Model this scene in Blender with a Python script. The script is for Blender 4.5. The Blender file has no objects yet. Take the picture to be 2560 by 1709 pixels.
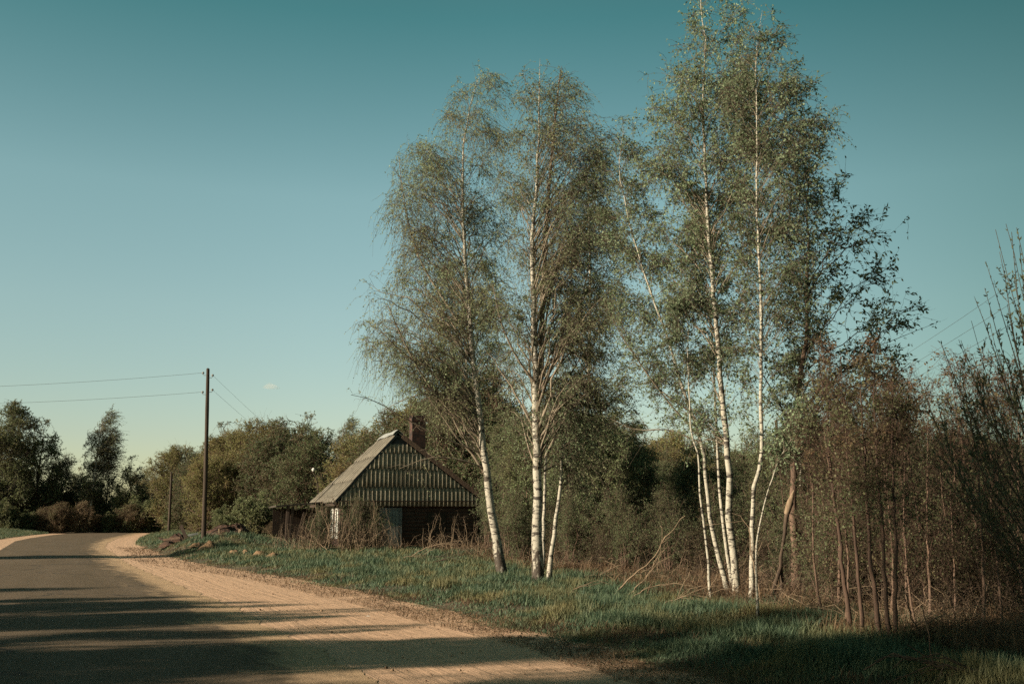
import bpy, math
import numpy as np
from math import radians as R, sin, cos, pi

# ------------------------------------------------------------------ camera, sky, sun, exposure
scene = bpy.context.scene
PITCH = R(10.07); FPX = 2489.0; EYE = 1.65
cam_d = bpy.data.cameras.new("camera"); cam = bpy.data.objects.new("camera", cam_d)
scene.collection.objects.link(cam)
cam.location = (0, 0, EYE); cam.rotation_euler = (pi/2 + PITCH, 0, 0)
cam_d.sensor_width = 36.0; cam_d.lens = 36.0*FPX/2560.0
cam_d.clip_start = 0.1; cam_d.clip_end = 20000
scene.camera = cam

SUN_EL = R(20); SUN_AZ = R(-112.5)          # azimuth from +Y towards +X: the sun is low on the left, a little beyond the house
world = bpy.data.worlds.new("World"); scene.world = world; world.use_nodes = True
wn = world.node_tree; wn.nodes.clear()
w_out = wn.nodes.new('ShaderNodeOutputWorld'); w_bg = wn.nodes.new('ShaderNodeBackground')
w_sky = wn.nodes.new('ShaderNodeTexSky'); w_sky.sky_type = 'NISHITA'; w_sky.sun_disc = False
w_sky.sun_elevation = SUN_EL; w_sky.sun_rotation = SUN_AZ % (2*pi)
w_sky.altitude = 100; w_sky.air_density = 1.0; w_sky.dust_density = 0.6; w_sky.ozone_density = 2.0
w_tint = wn.nodes.new('ShaderNodeMix'); w_tint.data_type = 'RGBA'; w_tint.blend_type = 'MULTIPLY'
w_tint.inputs[0].default_value = 1.0; w_tint.inputs[7].default_value = (0.86, 0.90, 0.62, 1)
w_tc = wn.nodes.new('ShaderNodeTexCoord'); w_sep = wn.nodes.new('ShaderNodeSeparateXYZ'); wn.links.new(w_tc.outputs['Generated'], w_sep.inputs[0])
def w_ramp(sock, stops):
    r = wn.nodes.new('ShaderNodeValToRGB'); e = r.color_ramp.elements
    while len(e) < len(stops): e.new(.5)
    for el, (p, c) in zip(e, stops): el.position = p; el.color = (*c, 1)
    wn.links.new(sock, r.inputs[0]); return r.outputs[0]
def w_mul(a, b):
    n = wn.nodes.new('ShaderNodeMix'); n.data_type = 'RGBA'; n.blend_type = 'MULTIPLY'; n.inputs[0].default_value = 1.
    wn.links.new(a, n.inputs[6]); wn.links.new(b, n.inputs[7]); return n.outputs[2]
# colour of the evening air: paler and greyer at the horizon, deeper teal overhead and away from the sun
w_el = w_ramp(w_sep.outputs[2], [(0., (.82, .70, .77)), (.078, (.85, .72, .82)), (.2, (.98, .885, .91)), (.31, (.97, .97, .94)), (.47, (.39, .70, .64)), (.7, (.30, .40, .30)), (1., (.25, .29, .20))])
w_add = wn.nodes.new('ShaderNodeMath'); w_add.operation = 'ADD'; w_add.inputs[1].default_value = .5; wn.links.new(w_sep.outputs[0], w_add.inputs[0])
w_az = w_ramp(w_add.outputs[0], [(.03, (.88, .90, .90)), (.3, (.99, 1, 1)), (.5, (1, 1, 1)), (.68, (.86, .88, .88)), (.95, (.46, .54, .52))])
wn.links.new(w_sky.outputs[0], w_tint.inputs[6]); wn.links.new(w_mul(w_mul(w_tint.outputs[2], w_el), w_az), w_bg.inputs[0])
w_bg.inputs[1].default_value = 0.095
wn.links.new(w_bg.outputs[0], w_out.inputs[0])

sun_d = bpy.data.lights.new("sun", 'SUN'); sun = bpy.data.objects.new("sun", sun_d)
scene.collection.objects.link(sun)
sun_d.energy = 4.4; sun_d.angle = R(0.55); sun_d.color = (1.0, 0.87, 0.68)
sun.rotation_euler = (pi/2 - SUN_EL, 0, pi - SUN_AZ)
sun.location = (-40, 20, 30)

vs = scene.view_settings
vs.view_transform = 'Standard'; vs.look = 'None'; vs.exposure = 1.25; vs.gamma = 1.0; vs.use_curve_mapping = False
cy = scene.cycles
cy.max_bounces = 6; cy.diffuse_bounces = 3; cy.glossy_bounces = 2; cy.transmission_bounces = 3; cy.transparent_max_bounces = 4
cy.volume_bounces = 2; cy.use_denoising = False; cy.sample_clamp_indirect = 3.0; cy.sample_clamp_direct = 12.0

# ------------------------------------------------------------------ helpers
rng = np.random.default_rng(7)
SP, CP = sin(PITCH), cos(PITCH)
K = 2560/2349.0

def P(u, v, Y):
    """photo point (2560 px wide) at distance Y along the view's ground direction"""
    xc = (u-1280.0)/FPX; yc = (854.5-v)/FPX
    t = Y/(CP - yc*SP)
    return np.array([xc*t, Y, EYE + t*(SP + yc*CP)])

def D(u, v, Y): return P(u*K, v*K, Y)

def wob(x, y, s=1.0):
    x = np.asarray(x, float)*s; y = np.asarray(y, float)*s
    return (np.sin(x*1.0+1.3)*np.cos(y*1.1-.4) + .5*np.sin(x*2.3+y*1.7+2.) + .25*np.sin(x*4.9-y*3.7+.7) + .13*np.cos(x*9.7+y*8.3))/1.88

def sm(a, b, x):
    t = np.clip((np.asarray(x, float)-a)/(b-a), 0, 1); return t*t*(3-2*t)

# edges of road and verge on the ground, (y, x)
def gpt(u, v, z=0.0):
    yc = (854.5-v)/FPX; t = (z-EYE)/(SP+yc*CP)
    return (t*(CP-yc*SP), (u-1280)/FPX*t)
RE = [(3., 2.4), (6., .7)] + [gpt(*q) for q in [(900,1683),(797,1622),(667,1564),(590,1518),(471,1472),(383,1436),(333,1415),(303,1398),(283,1382),(262,1369),(268,1357),(291,1346),(345,1334.5)]] + [(124., -45.), (132., -50.)]
LE = [(3., -5.2), (6., -6.4), (11., -8.6), (24., -14.3)] + [gpt(*q) for q in [(0,1375),(38,1352),(77,1344),(126,1337)]] + [(116., -51.), (123., -55.5)]
BE = [(2., 5.9), (5., 4.4), (7., 3.4)] + [gpt(*q) for q in [(1654,1689),(1537,1656),(1443,1623),(1302,1586),(1185,1562),(1068,1529),(975,1506),(843,1476),(690,1442),(575,1426),(479,1411),(421,1396),(383,1380),(330,1360),(337,1350),(368,1336)]] + [(124., -43.2), (136., -46.)]
def mkf(pts):
    a = np.array(sorted(pts)); return lambda y: np.interp(y, a[:, 0], a[:, 1])
xr, xw, xb = mkf(RE), mkf(LE), mkf(BE)
def xlb(y): return xw(y) - 1.7

MOUND = [(-15.2, 51, .50, 3.6, 3.4), (-11.5, 53, .16, 4., 4.), (-19.5, 56, .32, 3., 5.)]
def hgt(x, y):
    x = np.asarray(x, float); y = np.asarray(y, float)
    s = x - xb(y) + .3*wob(x, y, 2.2) - .1
    inside = 1 - sm(126, 136, y)
    h = -.02 + .13*sm(0, 1.6, s) + .18*sm(38, 47, y)*sm(0, 4, s)
    h = h + .07*wob(x, y, .9)*sm(.6, 3, s)
    for mx, my, a, rx, ry in MOUND:
        h = h + a*np.exp(-(((x-mx)/rx)**2 + ((y-my)/ry)**2))*sm(0, 2.5, s)
    sl = xlb(y) - x + .3*wob(x, y, 2.0)
    h = h + .45*sm(0, 5, sl) + .05*wob(x, y, .8)*sm(.5, 3, sl)
    h = h + (1-inside)*.35*sm(0, 6, y-128)
    return h

def gp(u, v):
    d = P(u, v, 1.) - np.array([0, 0, EYE]); Y = np.arange(6., 130., .04)
    below = EYE + d[2]*Y < hgt(d[0]*Y, Y); i = int(np.argmax(below)) if below.any() else len(Y)-1
    return on(d[0]*Y[i], Y[i])
def on(x, y): return np.array([x, y, float(hgt(x, y))])

COL = scene.collection
def tag(o, label=None, cat=None, group=None, kind=None):
    for k, v in (('label', label), ('category', cat), ('group', group), ('kind', kind)):
        if v: o[k] = v
    return o
def empty(name, loc, rz=0.):
    o = bpy.data.objects.new(name, None); COL.objects.link(o)
    o.location = tuple(float(c) for c in loc); o.rotation_euler = (0, 0, rz); o.empty_display_size = .2
    return o

class MB:
    """collects quads (with a material slot each) and links them as ONE mesh object"""
    def __init__(s): s.v = []; s.f = []; s.m = []; s.n = 0; s.uv = []; s.sm = []
    def add(s, verts, faces, mat=0, smooth=False, uv=None):
        verts = np.asarray(verts, np.float32).reshape(-1, 3); faces = np.asarray(faces, np.int64).reshape(-1, 4)
        s.v.append(verts); s.f.append(faces + s.n); s.n += len(verts)
        s.m.append(np.full(len(faces), mat, np.int32)); s.sm.append(np.full(len(faces), smooth, bool))
        s.uv.append(np.zeros((len(verts), 2), np.float32) if uv is None else np.asarray(uv, np.float32).reshape(-1, 2))
    def quad(s, a, b, c, d, mat=0): s.add([a, b, c, d], [[0, 1, 2, 3]], mat)
    def box(s, x0, x1, y0, y1, z0, z1, mat=0, M=None, off=(0, 0, 0)):
        v = np.array([[x, y, z] for z in (z0, z1) for y in (y0, y1) for x in (x0, x1)], float)
        if M is not None: v = v @ np.asarray(M).T
        s.add(v + np.array(off), [[0,2,3,1],[4,5,7,6],[0,1,5,4],[2,6,7,3],[0,4,6,2],[1,3,7,5]], mat)
    def beam(s, a, b, w, d, mat=0, jit=0.):
        """a board from a to b, w wide and d thick"""
        a = np.array(a, float); b = np.array(b, float); t = b-a; t /= np.linalg.norm(t)
        r = np.array([0, 1., 0]) if abs(t[1]) < .8 else np.array([1., 0, 0])
        p = np.cross(t, r); p /= np.linalg.norm(p); q = np.cross(t, p)
        v = [e + sx*p*w/2 + sy*q*d/2 + rng.normal(0, jit, 3) for e in (a, b) for sx, sy in ((-1,-1),(1,-1),(1,1),(-1,1))]
        s.add(v, [[0,3,2,1],[4,5,6,7],[0,1,5,4],[1,2,6,5],[2,3,7,6],[3,0,4,7]], mat)
    def tubes(s, PL, RA, sides=5, mat=0, smooth=True):
        PL = np.asarray(PL, float); RA = np.asarray(RA, float)
        if PL.ndim == 2: PL = PL[None]; RA = RA[None]
        n, k, _ = PL.shape
        if n == 0: return
        T = np.gradient(PL, axis=1); T /= np.linalg.norm(T, axis=2, keepdims=True) + 1e-9
        mean = T.mean(axis=1); ref = np.zeros((n, 3)); ref[np.arange(n), np.argmin(np.abs(mean), axis=1)] = 1
        A = np.cross(T, ref[:, None, :]); A /= np.linalg.norm(A, axis=2, keepdims=True) + 1e-9
        B = np.cross(T, A)
        ang = np.arange(sides)*2*pi/sides
        ring = PL[:, :, None, :] + RA[:, :, None, None]*(A[:, :, None, :]*np.cos(ang)[None, None, :, None] + B[:, :, None, :]*np.sin(ang)[None, None, :, None])
        i = np.arange(n)[:, None, None]*k*sides + np.arange(k-1)[None, :, None]*sides
        j = np.arange(sides)[None, None, :]; j2 = (j+1) % sides
        F = np.stack([i+j, i+j2, i+sides+j2, i+sides+j], axis=-1).reshape(-1, 4)
        s.add(ring.reshape(-1, 3), F, mat, smooth)
    def leaves(s, pos, axis, L, W, mat=0):
        n = len(pos)
        if n == 0: return
        axis = axis/(np.linalg.norm(axis, axis=1, keepdims=True)+1e-9)
        b = np.cross(axis, rng.normal(size=(n, 3))); b /= np.linalg.norm(b, axis=1, keepdims=True)+1e-9
        L = np.broadcast_to(L, n)[:, None]; W = np.broadcast_to(W, n)[:, None]
        V = np.stack([pos, pos+axis*L*.42+b*W*.5, pos+axis*L, pos+axis*L*.42-b*W*.5], axis=1)
        s.add(V.reshape(-1, 3), np.arange(4*n).reshape(n, 4), mat)
    def mesh(s, name, mats):
        v = np.concatenate(s.v); f = np.concatenate(s.f); m = np.concatenate(s.m); smo = np.concatenate(s.sm); uv = np.concatenate(s.uv)
        me = bpy.data.meshes.new(name)
        me.vertices.add(len(v)); me.vertices.foreach_set('co', v.ravel())
        me.loops.add(f.size); me.loops.foreach_set('vertex_index', f.ravel().astype(np.int32))
        me.polygons.add(len(f)); me.polygons.foreach_set('loop_start', np.arange(0, f.size, 4, dtype=np.int32))
        me.polygons.foreach_set('material_index', m); me.polygons.foreach_set('use_smooth', smo)
        if uv.any():
            ul = me.uv_layers.new(name='uv'); ul.data.foreach_set('uv', uv[f.ravel()].ravel())
        for mt in mats: me.materials.append(mt)
        me.update(calc_edges=True)
        return me
    def build(s, name, mats, parent=None, loc=None):
        if not isinstance(mats, (list, tuple)): mats = [mats]
        o = bpy.data.objects.new(name, s.mesh(name, mats)); COL.objects.link(o)
        if parent is not None: o.parent = parent
        if loc is not None: o.location = tuple(float(c) for c in loc)
        return o

def copy_tree(o, parent=None):
    c = o.copy(); COL.objects.link(c); c.parent = parent
    for ch in o.children: copy_tree(ch, c)
    return c

def resample(Q, k):
    Q = np.asarray(Q, float); d = np.r_[0, np.cumsum(np.linalg.norm(np.diff(Q, axis=0), axis=1))]
    # smooth through the control points (Catmull-Rom by dense cubic), then even spacing
    t = np.linspace(0, d[-1], k)
    m = np.gradient(Q, d, axis=0) if len(Q) > 2 else np.repeat(((Q[1]-Q[0])/d[-1])[None], len(Q), 0)
    i = np.clip(np.searchsorted(d, t, side='right')-1, 0, len(Q)-2); h = (d[i+1]-d[i])[:, None]; s = ((t-d[i])[:, None]/h)
    return (2*s**3-3*s**2+1)*Q[i] + (s**3-2*s**2+s)*h*m[i] + (-2*s**3+3*s**2)*Q[i+1] + (s**3-s**2)*h*m[i+1]

# ------------------------------------------------------------------ materials
def mat(name):
    m = bpy.data.materials.new(name); m.use_nodes = True
    nt = m.node_tree; b = nt.nodes['Principled BSDF']; b.inputs['Roughness'].default_value = .85
    b.inputs['Specular IOR Level'].default_value = .25
    return m, nt, b
def N(nt, t, **kw):
    n = nt.nodes.new(t)
    for k, v in kw.items(): setattr(n, k, v)
    return n
def noise(nt, vec, scale, detail=4, rough=.6, dist=0.):
    n = N(nt, 'ShaderNodeTexNoise'); n.inputs['Scale'].default_value = scale; n.inputs['Detail'].default_value = detail
    n.inputs['Roughness'].default_value = rough; n.inputs['Distortion'].default_value = dist
    nt.links.new(vec, n.inputs['Vector']); return n.outputs['Fac']
def ramp(nt, fac, stops):
    r = N(nt, 'ShaderNodeValToRGB'); e = r.color_ramp.elements
    while len(e) < len(stops): e.new(.5)
    for el, (p, c) in zip(e, stops):
        el.position = p; el.color = (*c, 1) if len(c) == 3 else c
    nt.links.new(fac, r.inputs[0]); return r.outputs[0]
def mix(nt, f, a, b, mode='MIX'):
    n = N(nt, 'ShaderNodeMix', data_type='RGBA', blend_type=mode)
    for s, v in ((0, f), (6, a), (7, b)):
        if isinstance(v, bpy.types.NodeSocket): nt.links.new(v, n.inputs[s])
        elif isinstance(v, (int, float)): n.inputs[s].default_value = v
        else: n.inputs[s].default_value = (*v, 1)
    return n.outputs[2]
def mth(nt, op, a, b=None):
    n = N(nt, 'ShaderNodeMath', operation=op)
    for s, v in ((0, a), (1, b)):
        if v is None: continue
        if isinstance(v, bpy.types.NodeSocket): nt.links.new(v, n.inputs[s])
        else: n.inputs[s].default_value = v
    return n.outputs[0]
def scaled(nt, vec, sc):
    n = N(nt, 'ShaderNodeMapping'); n.inputs['Scale'].default_value = sc; nt.links.new(vec, n.inputs['Vector']); return n.outputs[0]
def bump(nt, b, h, strength, dist):
    n = N(nt, 'ShaderNodeBump'); n.inputs['Strength'].default_value = strength; n.inputs['Distance'].default_value = dist
    nt.links.new(h, n.inputs['Height']); nt.links.new(n.outputs[0], b.inputs['Normal'])
def coord(nt, which='Object'): return N(nt, 'ShaderNodeTexCoord').outputs[which]
def base(nt, b, c): nt.links.new(c, b.inputs['Base Color'])

def leafmat(name, c1, c2, c3=None, trans=.35, clump=.5):
    m, nt, b = mat(name); b.inputs['Roughness'].default_value = .6; b.inputs['Specular IOR Level'].default_value = .22
    g = N(nt, 'ShaderNodeNewGeometry'); oi = N(nt, 'ShaderNodeObjectInfo')
    c = mix(nt, g.outputs['Random Per Island'], c1, c2)
    if c3:
        nz = noise(nt, coord(nt), clump, 3, .55)
        f = ramp(nt, nz, [(.47, (0, 0, 0)), (.62, (1, 1, 1))])
        c = mix(nt, f, c, c3)
    v = N(nt, 'ShaderNodeHueSaturation'); nt.links.new(c, v.inputs['Color'])
    nt.links.new(mth(nt, 'ADD', mth(nt, 'MULTIPLY', oi.outputs['Random'], .35), .83), v.inputs['Value'])
    base(nt, b, v.outputs[0])
    t = N(nt, 'ShaderNodeBsdfTranslucent'); nt.links.new(v.outputs[0], t.inputs['Color'])
    ms = N(nt, 'ShaderNodeMixShader'); ms.inputs[0].default_value = trans
    nt.links.new(b.outputs[0], ms.inputs[1]); nt.links.new(t.outputs[0], ms.inputs[2])
    nt.links.new(ms.outputs[0], nt.nodes['Material Output'].inputs['Surface'])
    return m
def woodmat(name, c1, c2, scale=6., stretch=.15, bmp=.4, dist=.01):
    m, nt, b = mat(name); v = coord(nt)
    n1 = noise(nt, scaled(nt, v, (1, 1, stretch)), scale*4, 5, .65); n2 = noise(nt, v, scale*.25, 3)
    c = mix(nt, ramp(nt, n1, [(.32, (0, 0, 0)), (.68, (1, 1, 1))]), c1, c2)
    c = mix(nt, mth(nt, 'MULTIPLY', n2, .5), c, tuple(x*.5 for x in c1))
    base(nt, b, c); bump(nt, b, n1, bmp, dist); return m

def birchbark(name, base_h=1.1, warm=(.37, .335, .27)):
    m, nt, b = mat(name); v = coord(nt); b.inputs['Roughness'].default_value = .7
    bands = noise(nt, scaled(nt, v, (1.6, 1.6, 5.)), 2.6, 4, .65, .5)
    bl = noise(nt, scaled(nt, v, (1, 1, 1.7)), 2.6, 3, .65, .6)
    fine = noise(nt, scaled(nt, v, (1, 1, 3.5)), 14, 4, .7)
    dark = ramp(nt, bands, [(.545, (0, 0, 0)), (.585, (1, 1, 1))])
    blot = ramp(nt, bl, [(.57, (0, 0, 0)), (.63, (1, 1, 1))])
    fin = ramp(nt, fine, [(.55, (0, 0, 0)), (.66, (.8, .8, .8))])
    c = mix(nt, bl, warm, tuple(x*.78 for x in warm))
    c = mix(nt, fin, c, (.20, .17, .13)); c = mix(nt, dark, c, (.045, .036, .028)); c = mix(nt, blot, c, (.06, .048, .036))
    sx = N(nt, 'ShaderNodeSeparateXYZ'); nt.links.new(v, sx.inputs[0])
    fis = noise(nt, scaled(nt, v, (1, 1, .25)), 11, 5, .7)
    hh = mth(nt, 'DIVIDE', sx.outputs[2], base_h)
    f = ramp(nt, mth(nt, 'ADD', mth(nt, 'MULTIPLY', mth(nt, 'SUBTRACT', 1.0, hh), .35), mth(nt, 'MULTIPLY', fis, 1.1)), [(.73, (0, 0, 0)), (.79, (1, 1, 1))])
    c = mix(nt, f, c, (.05, .038, .028)); base(nt, b, c)
    bump(nt, b, mth(nt, 'ADD', fis, mth(nt, 'MULTIPLY', fine, .5)), .7, .02); return m

M = {}
M['birch'] = birchbark('birch_bark', 1.5); M['birch_young'] = birchbark('young_birch_bark', .5, (.375, .34, .27))
M['dark_twig'] = woodmat('dark_twig_bark', (.05, .03, .021), (.11, .066, .044), 6, bmp=.1)
M['limb'] = woodmat('birch_limb', (.13, .095, .065), (.30, .25, .185), 5)
M['twig'] = woodmat('birch_twig', (.075, .055, .04), (.13, .10, .07), 5, bmp=.1)
M['red_twig'] = woodmat('reddish_sapling_bark', (.038, .024, .017), (.115, .068, .046), 7)
M['brown_bark'] = woodmat('brown_bark', (.085, .055, .04), (.20, .125, .085), 5, bmp=.8, dist=.02)
M['dark_bark'] = woodmat('dark_bark', (.045, .035, .026), (.10, .08, .058), 4)
M['olive_bark'] = woodmat('willow_shoot_bark', (.035, .027, .019), (.085, .066, .042), 6)
M['straw_wood'] = woodmat('bleached_dead_wood', (.15, .10, .062), (.32, .235, .155), 6)
M['dead_wood'] = woodmat('dead_brown_wood', (.035, .024, .017), (.12, .08, .053), 6)
M['pole'] = woodmat('tarred_pole_wood', (.032, .022, .015), (.075, .052, .035), 3, .06, .7, .02)
M['board'] = woodmat('dark_board', (.028, .018, .013), (.07, .045, .03), 3, .1)
M['grey_board'] = woodmat('grey_board', (.10, .105, .10), (.20, .21, .195), 3, .1)
M['tar'] = woodmat('tar_board', (.028, .03, .029), (.062, .066, .064), 2, 1.)
M['leaf_birch'] = leafmat('birch_leaf', (.165, .215, .11), (.315, .37, .215), (.25, .25, .13), .5, .45)
M['leaf_birch_near'] = leafmat('near_birch_leaf', (.13, .175, .095), (.30, .36, .215), (.145, .18, .095), .5, .5)
M['leaf_dense'] = leafmat('dense_birch_leaf', (.115, .15, .07), (.21, .25, .12), (.17, .17, .08), .48, .6)
M['leaf_dark'] = leafmat('bird_cherry_leaf', (.055, .07, .034), (.11, .13, .065), None, .3)
M['leaf_willow'] = leafmat('willow_leaf', (.185, .19, .072), (.28, .265, .105), (.25, .20, .08), .42, .35)
M['leaf_green'] = leafmat('thicket_leaf', (.07, .095, .044), (.15, .175, .08), (.09, .082, .04), .4, .6)
M['leaf_far'] = leafmat('far_leaf', (.12, .14, .062), (.20, .215, .10), (.17, .15, .07), .45, .3)
M['leaf_brown'] = leafmat('withered_leaf', (.055, .042, .022), (.10, .075, .038), (.05, .062, .028), .3, .5)
M['leaf_far_brown'] = leafmat('far_budding_leaf', (.12, .085, .045), (.18, .13, .07), (.12, .12, .055), .4, .5)
M['leaf_bud'] = leafmat('willow_bud', (.045, .055, .03), (.105, .11, .06), None, .3)
M['leaf_red'] = leafmat('sapling_leaf', (.07, .075, .036), (.13, .14, .066), (.125, .072, .04), .35, .9)
M['needle'] = leafmat('spruce_needle', (.02, .035, .018), (.04, .06, .03), None, .1)
M['grass'] = leafmat('grass_blade', (.026, .055, .032), (.115, .15, .085), (.14, .125, .058), .3, .8)
M['straw'] = leafmat('straw_blade', (.10, .06, .034), (.24, .155, .088), (.07, .042, .024), .25, .6)

# ------------------------------------------------------------------ ground, road, verge
def axis(pieces):
    a = [np.array([pieces[0][0]])]
    for p0, p1, st in pieces: a.append(np.arange(p0, p1, st)[0 if False else 1:])
    a.append(np.array([pieces[-1][1]])); return np.unique(np.concatenate(a))
def ground_sheet():
    X = axis([(-900, -150, 50), (-150, -60, 3.), (-60, -32, .8), (-32, 14, .3), (14, 40, .8), (40, 150, 5.), (150, 900, 50)])
    Y = axis([(-60, 2, 4.), (2, 64, .3), (64, 140, 1.2), (140, 300, 8), (300, 1500, 80)])
    gx, gy = np.meshgrid(X, Y); V = np.stack([gx, gy, hgt(gx, gy)], -1)
    ny, nx = gx.shape; i = np.arange(ny-1)[:, None]*nx + np.arange(nx-1)[None]
    b = MB(); b.add(V, np.stack([i, i+1, i+nx+1, i+nx], -1), 0, True)
    m, nt, bs = mat('soil_and_litter'); v = coord(nt)
    n1 = noise(nt, v, .5, 5); n2 = noise(nt, v, 9, 6, .7); n3 = noise(nt, scaled(nt, v, (1, 1, 1)), 40, 3)
    c = mix(nt, ramp(nt, n1, [(.42, (0, 0, 0)), (.58, (1, 1, 1))]), (.10, .066, .04), (.042, .05, .028))
    c = mix(nt, ramp(nt, n2, [(.45, (0, 0, 0)), (.62, (1, 1, 1))]), c, (.05, .034, .022)); c = mix(nt, mth(nt, 'MULTIPLY', n3, .5), c, (.16, .11, .065))
    base(nt, bs, c); bump(nt, bs, mth(nt, 'ADD', n2, mth(nt, 'MULTIPLY', n3, .4)), .8, .05)
    return tag(b.build('ground', m), kind='structure')
ground_sheet()

def loft(A, B, na, z, name, m, crown=0.):
    """strip between polylines A and B (same count), uv = (metres across from A, metres along)"""
    A = np.asarray(A); B = np.asarray(B); n = len(A)
    f = np.linspace(0, 1, na)[None, :, None]
    XY = A[:, None, :]*(1-f) + B[:, None, :]*f
    along = np.r_[0, np.cumsum(np.linalg.norm(np.diff((A+B)/2, axis=0), axis=1))]
    uv = np.stack([np.linalg.norm(XY-A[:, None, :], axis=2), np.repeat(along[:, None], na, 1)], -1)
    Z = np.full(XY.shape[:2], z) + crown*4*(f[..., 0]*(1-f[..., 0]))
    i = np.arange(n-1)[:, None]*na + np.arange(na-1)[None]
    b = MB(); b.add(np.concatenate([XY, Z[..., None]], -1), np.stack([i, i+na, i+na+1, i+1], -1), 0, True, uv)
    return b, XY
ys = np.concatenate([np.arange(2.5, 40, .12), np.arange(40, 124, .3)])
def edge(f, amp, sc, seed): return np.stack([f(ys) + amp*wob(ys, np.full_like(ys, seed), sc) + amp*.5*wob(ys, np.full_like(ys, seed+3.), sc*4.1), ys], 1)
tailR = resample([(-45., 124.), (-50, 130), (-62, 136), (-90, 140), (-140, 142)], 40)[1:] if False else np.array([(-45.+t*-95, 124+17*math.sin(t*pi/2)**.8) for t in np.linspace(.02, 1, 40)])
tailL = np.array([(-56.+t*-84, 124+10*math.sin(t*pi/2)) for t in np.linspace(.02, 1, 40)])
eR = np.concatenate([edge(xr, .10, 3.1, 1.), tailR]); eL = np.concatenate([edge(xw, .10, 2.7, 5.), tailL])
# asphalt
m, nt, bs = mat('worn_asphalt'); uvn = coord(nt, 'UV'); ob = coord(nt)
sx = N(nt, 'ShaderNodeSeparateXYZ'); nt.links.new(uvn, sx.inputs[0])
fine = noise(nt, ob, 55, 4, .8); med = noise(nt, ob, 2.2, 4); big = noise(nt, scaled(nt, uvn, (1, .12, 1)), 1.1, 3)
c = mix(nt, med, (.118, .083, .050), (.165, .114, .07))
c = mix(nt, ramp(nt, big, [(.4, (0, 0, 0)), (.65, (.6, .6, .6))]), c, (.19, .135, .09))
c = mix(nt, ramp(nt, fine, [(.42, (.8, .8, .8)), (.55, (0, 0, 0))]), c, (.05, .045, .038))
c = mix(nt, ramp(nt, fine, [(.60, (0, 0, 0)), (.70, (.7, .7, .7))]), c, (.27, .20, .14))
vo = N(nt, 'ShaderNodeTexVoronoi', feature='DISTANCE_TO_EDGE'); vo.inputs['Scale'].default_value = .16
wd = N(nt, 'ShaderNodeVectorMath', operation='ADD'); nt.links.new(ob, wd.inputs[0])
nc = N(nt, 'ShaderNodeTexNoise'); nc.inputs['Scale'].default_value = .9; nc.inputs['Detail'].default_value = 4; nt.links.new(ob, nc.inputs['Vector'])
ms_ = N(nt, 'ShaderNodeVectorMath', operation='SCALE'); ms_.inputs['Scale'].default_value = 2.2; nt.links.new(nc.outputs['Color'], ms_.inputs[0]); nt.links.new(ms_.outputs[0], wd.inputs[1])
nt.links.new(wd.outputs[0], vo.inputs['Vector'])
crack = ramp(nt, vo.outputs['Distance'], [(.0, (.85, .85, .85)), (.012, (0, 0, 0))])
c = mix(nt, crack, c, (.04, .035, .03))
dn = noise(nt, scaled(nt, uvn, (1, .35, 1)), 1.6, 5, .65)
d0 = mth(nt, 'SUBTRACT', mth(nt, 'MULTIPLY', dn, 1.9), mth(nt, 'MULTIPLY', sx.outputs[0], .6))
c = mix(nt, ramp(nt, d0, [(.25, (0, 0, 0)), (.8, (1, 1, 1))]), c, (.40, .27, .165))
base(nt, bs, c); bump(nt, bs, fine, .75, .012); bs.inputs['Roughness'].default_value = .9; bs.inputs['Specular IOR Level'].default_value = .08
b, _ = loft(eR, eL, 24, .006, 'road', m, .03); tag(b.build('road', m), kind='structure')
# sand verges
m, nt, bs = mat('sandy_verge'); uvn = coord(nt, 'UV'); ob = coord(nt)
tr = noise(nt, scaled(nt, uvn, (4.5, .22, 1)), 1.6, 5, .65, .3); md = noise(nt, ob, 3, 6, .65); fn = noise(nt, ob, 38, 5, .75)
tw = N(nt, 'ShaderNodeTexWave', wave_type='BANDS', bands_direction='Y'); tw.inputs['Scale'].default_value = 2.6; tw.inputs['Distortion'].default_value = 3; nt.links.new(uvn, tw.inputs['Vector'])
sx = N(nt, 'ShaderNodeSeparateXYZ'); nt.links.new(uvn, sx.inputs[0])
rut = ramp(nt, mth(nt, 'ADD', mth(nt, 'MULTIPLY', sx.outputs[0], .2), mth(nt, 'MULTIPLY', md, .12)), [(.36, (0, 0, 0)), (.40, (1, 1, 1)), (.48, (1, 1, 1)), (.52, (0, 0, 0))])
c = mix(nt, tr, (.50, .318, .205), (.45, .282, .178)); c = mix(nt, ramp(nt, md, [(.5, (0, 0, 0)), (.7, (.7, .7, .7))]), c, (.33, .21, .125))
c = mix(nt, ramp(nt, fn, [(.34, (.9, .9, .9)), (.42, (0, 0, 0))]), c, (.14, .085, .05))
base(nt, bs, c); bs.inputs['Roughness'].default_value = .95
hgtn = mth(nt, 'ADD', mth(nt, 'ADD', tr, mth(nt, 'MULTIPLY', md, .7)), mth(nt, 'ADD', mth(nt, 'MULTIPLY', fn, .25), mth(nt, 'MULTIPLY', mth(nt, 'MULTIPLY', rut, tw.outputs['Fac']), .35)))
bump(nt, bs, hgtn, .55, .05)
sandR = np.stack([xb(ys)+.9, ys], 1); sandR = np.concatenate([sandR, tailR + np.array([.5, 2.6])])
b, _ = loft(np.concatenate([np.stack([xr(ys)-1., ys], 1), tailR-np.array([.2, 1.])]), sandR, 12, .0, 'v', m)
tag(b.build('sandy_road_shoulder', m), kind='structure')
b, _ = loft(np.concatenate([np.stack([xw(ys)+1., ys], 1), tailL+np.array([0, 1.])]), np.concatenate([np.stack([xw(ys)-2.2, ys], 1), tailL-np.array([1., 2.6])]), 8, .0, 'v', m)
tag(b.build('far_sandy_road_shoulder', m), kind='structure')

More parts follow.
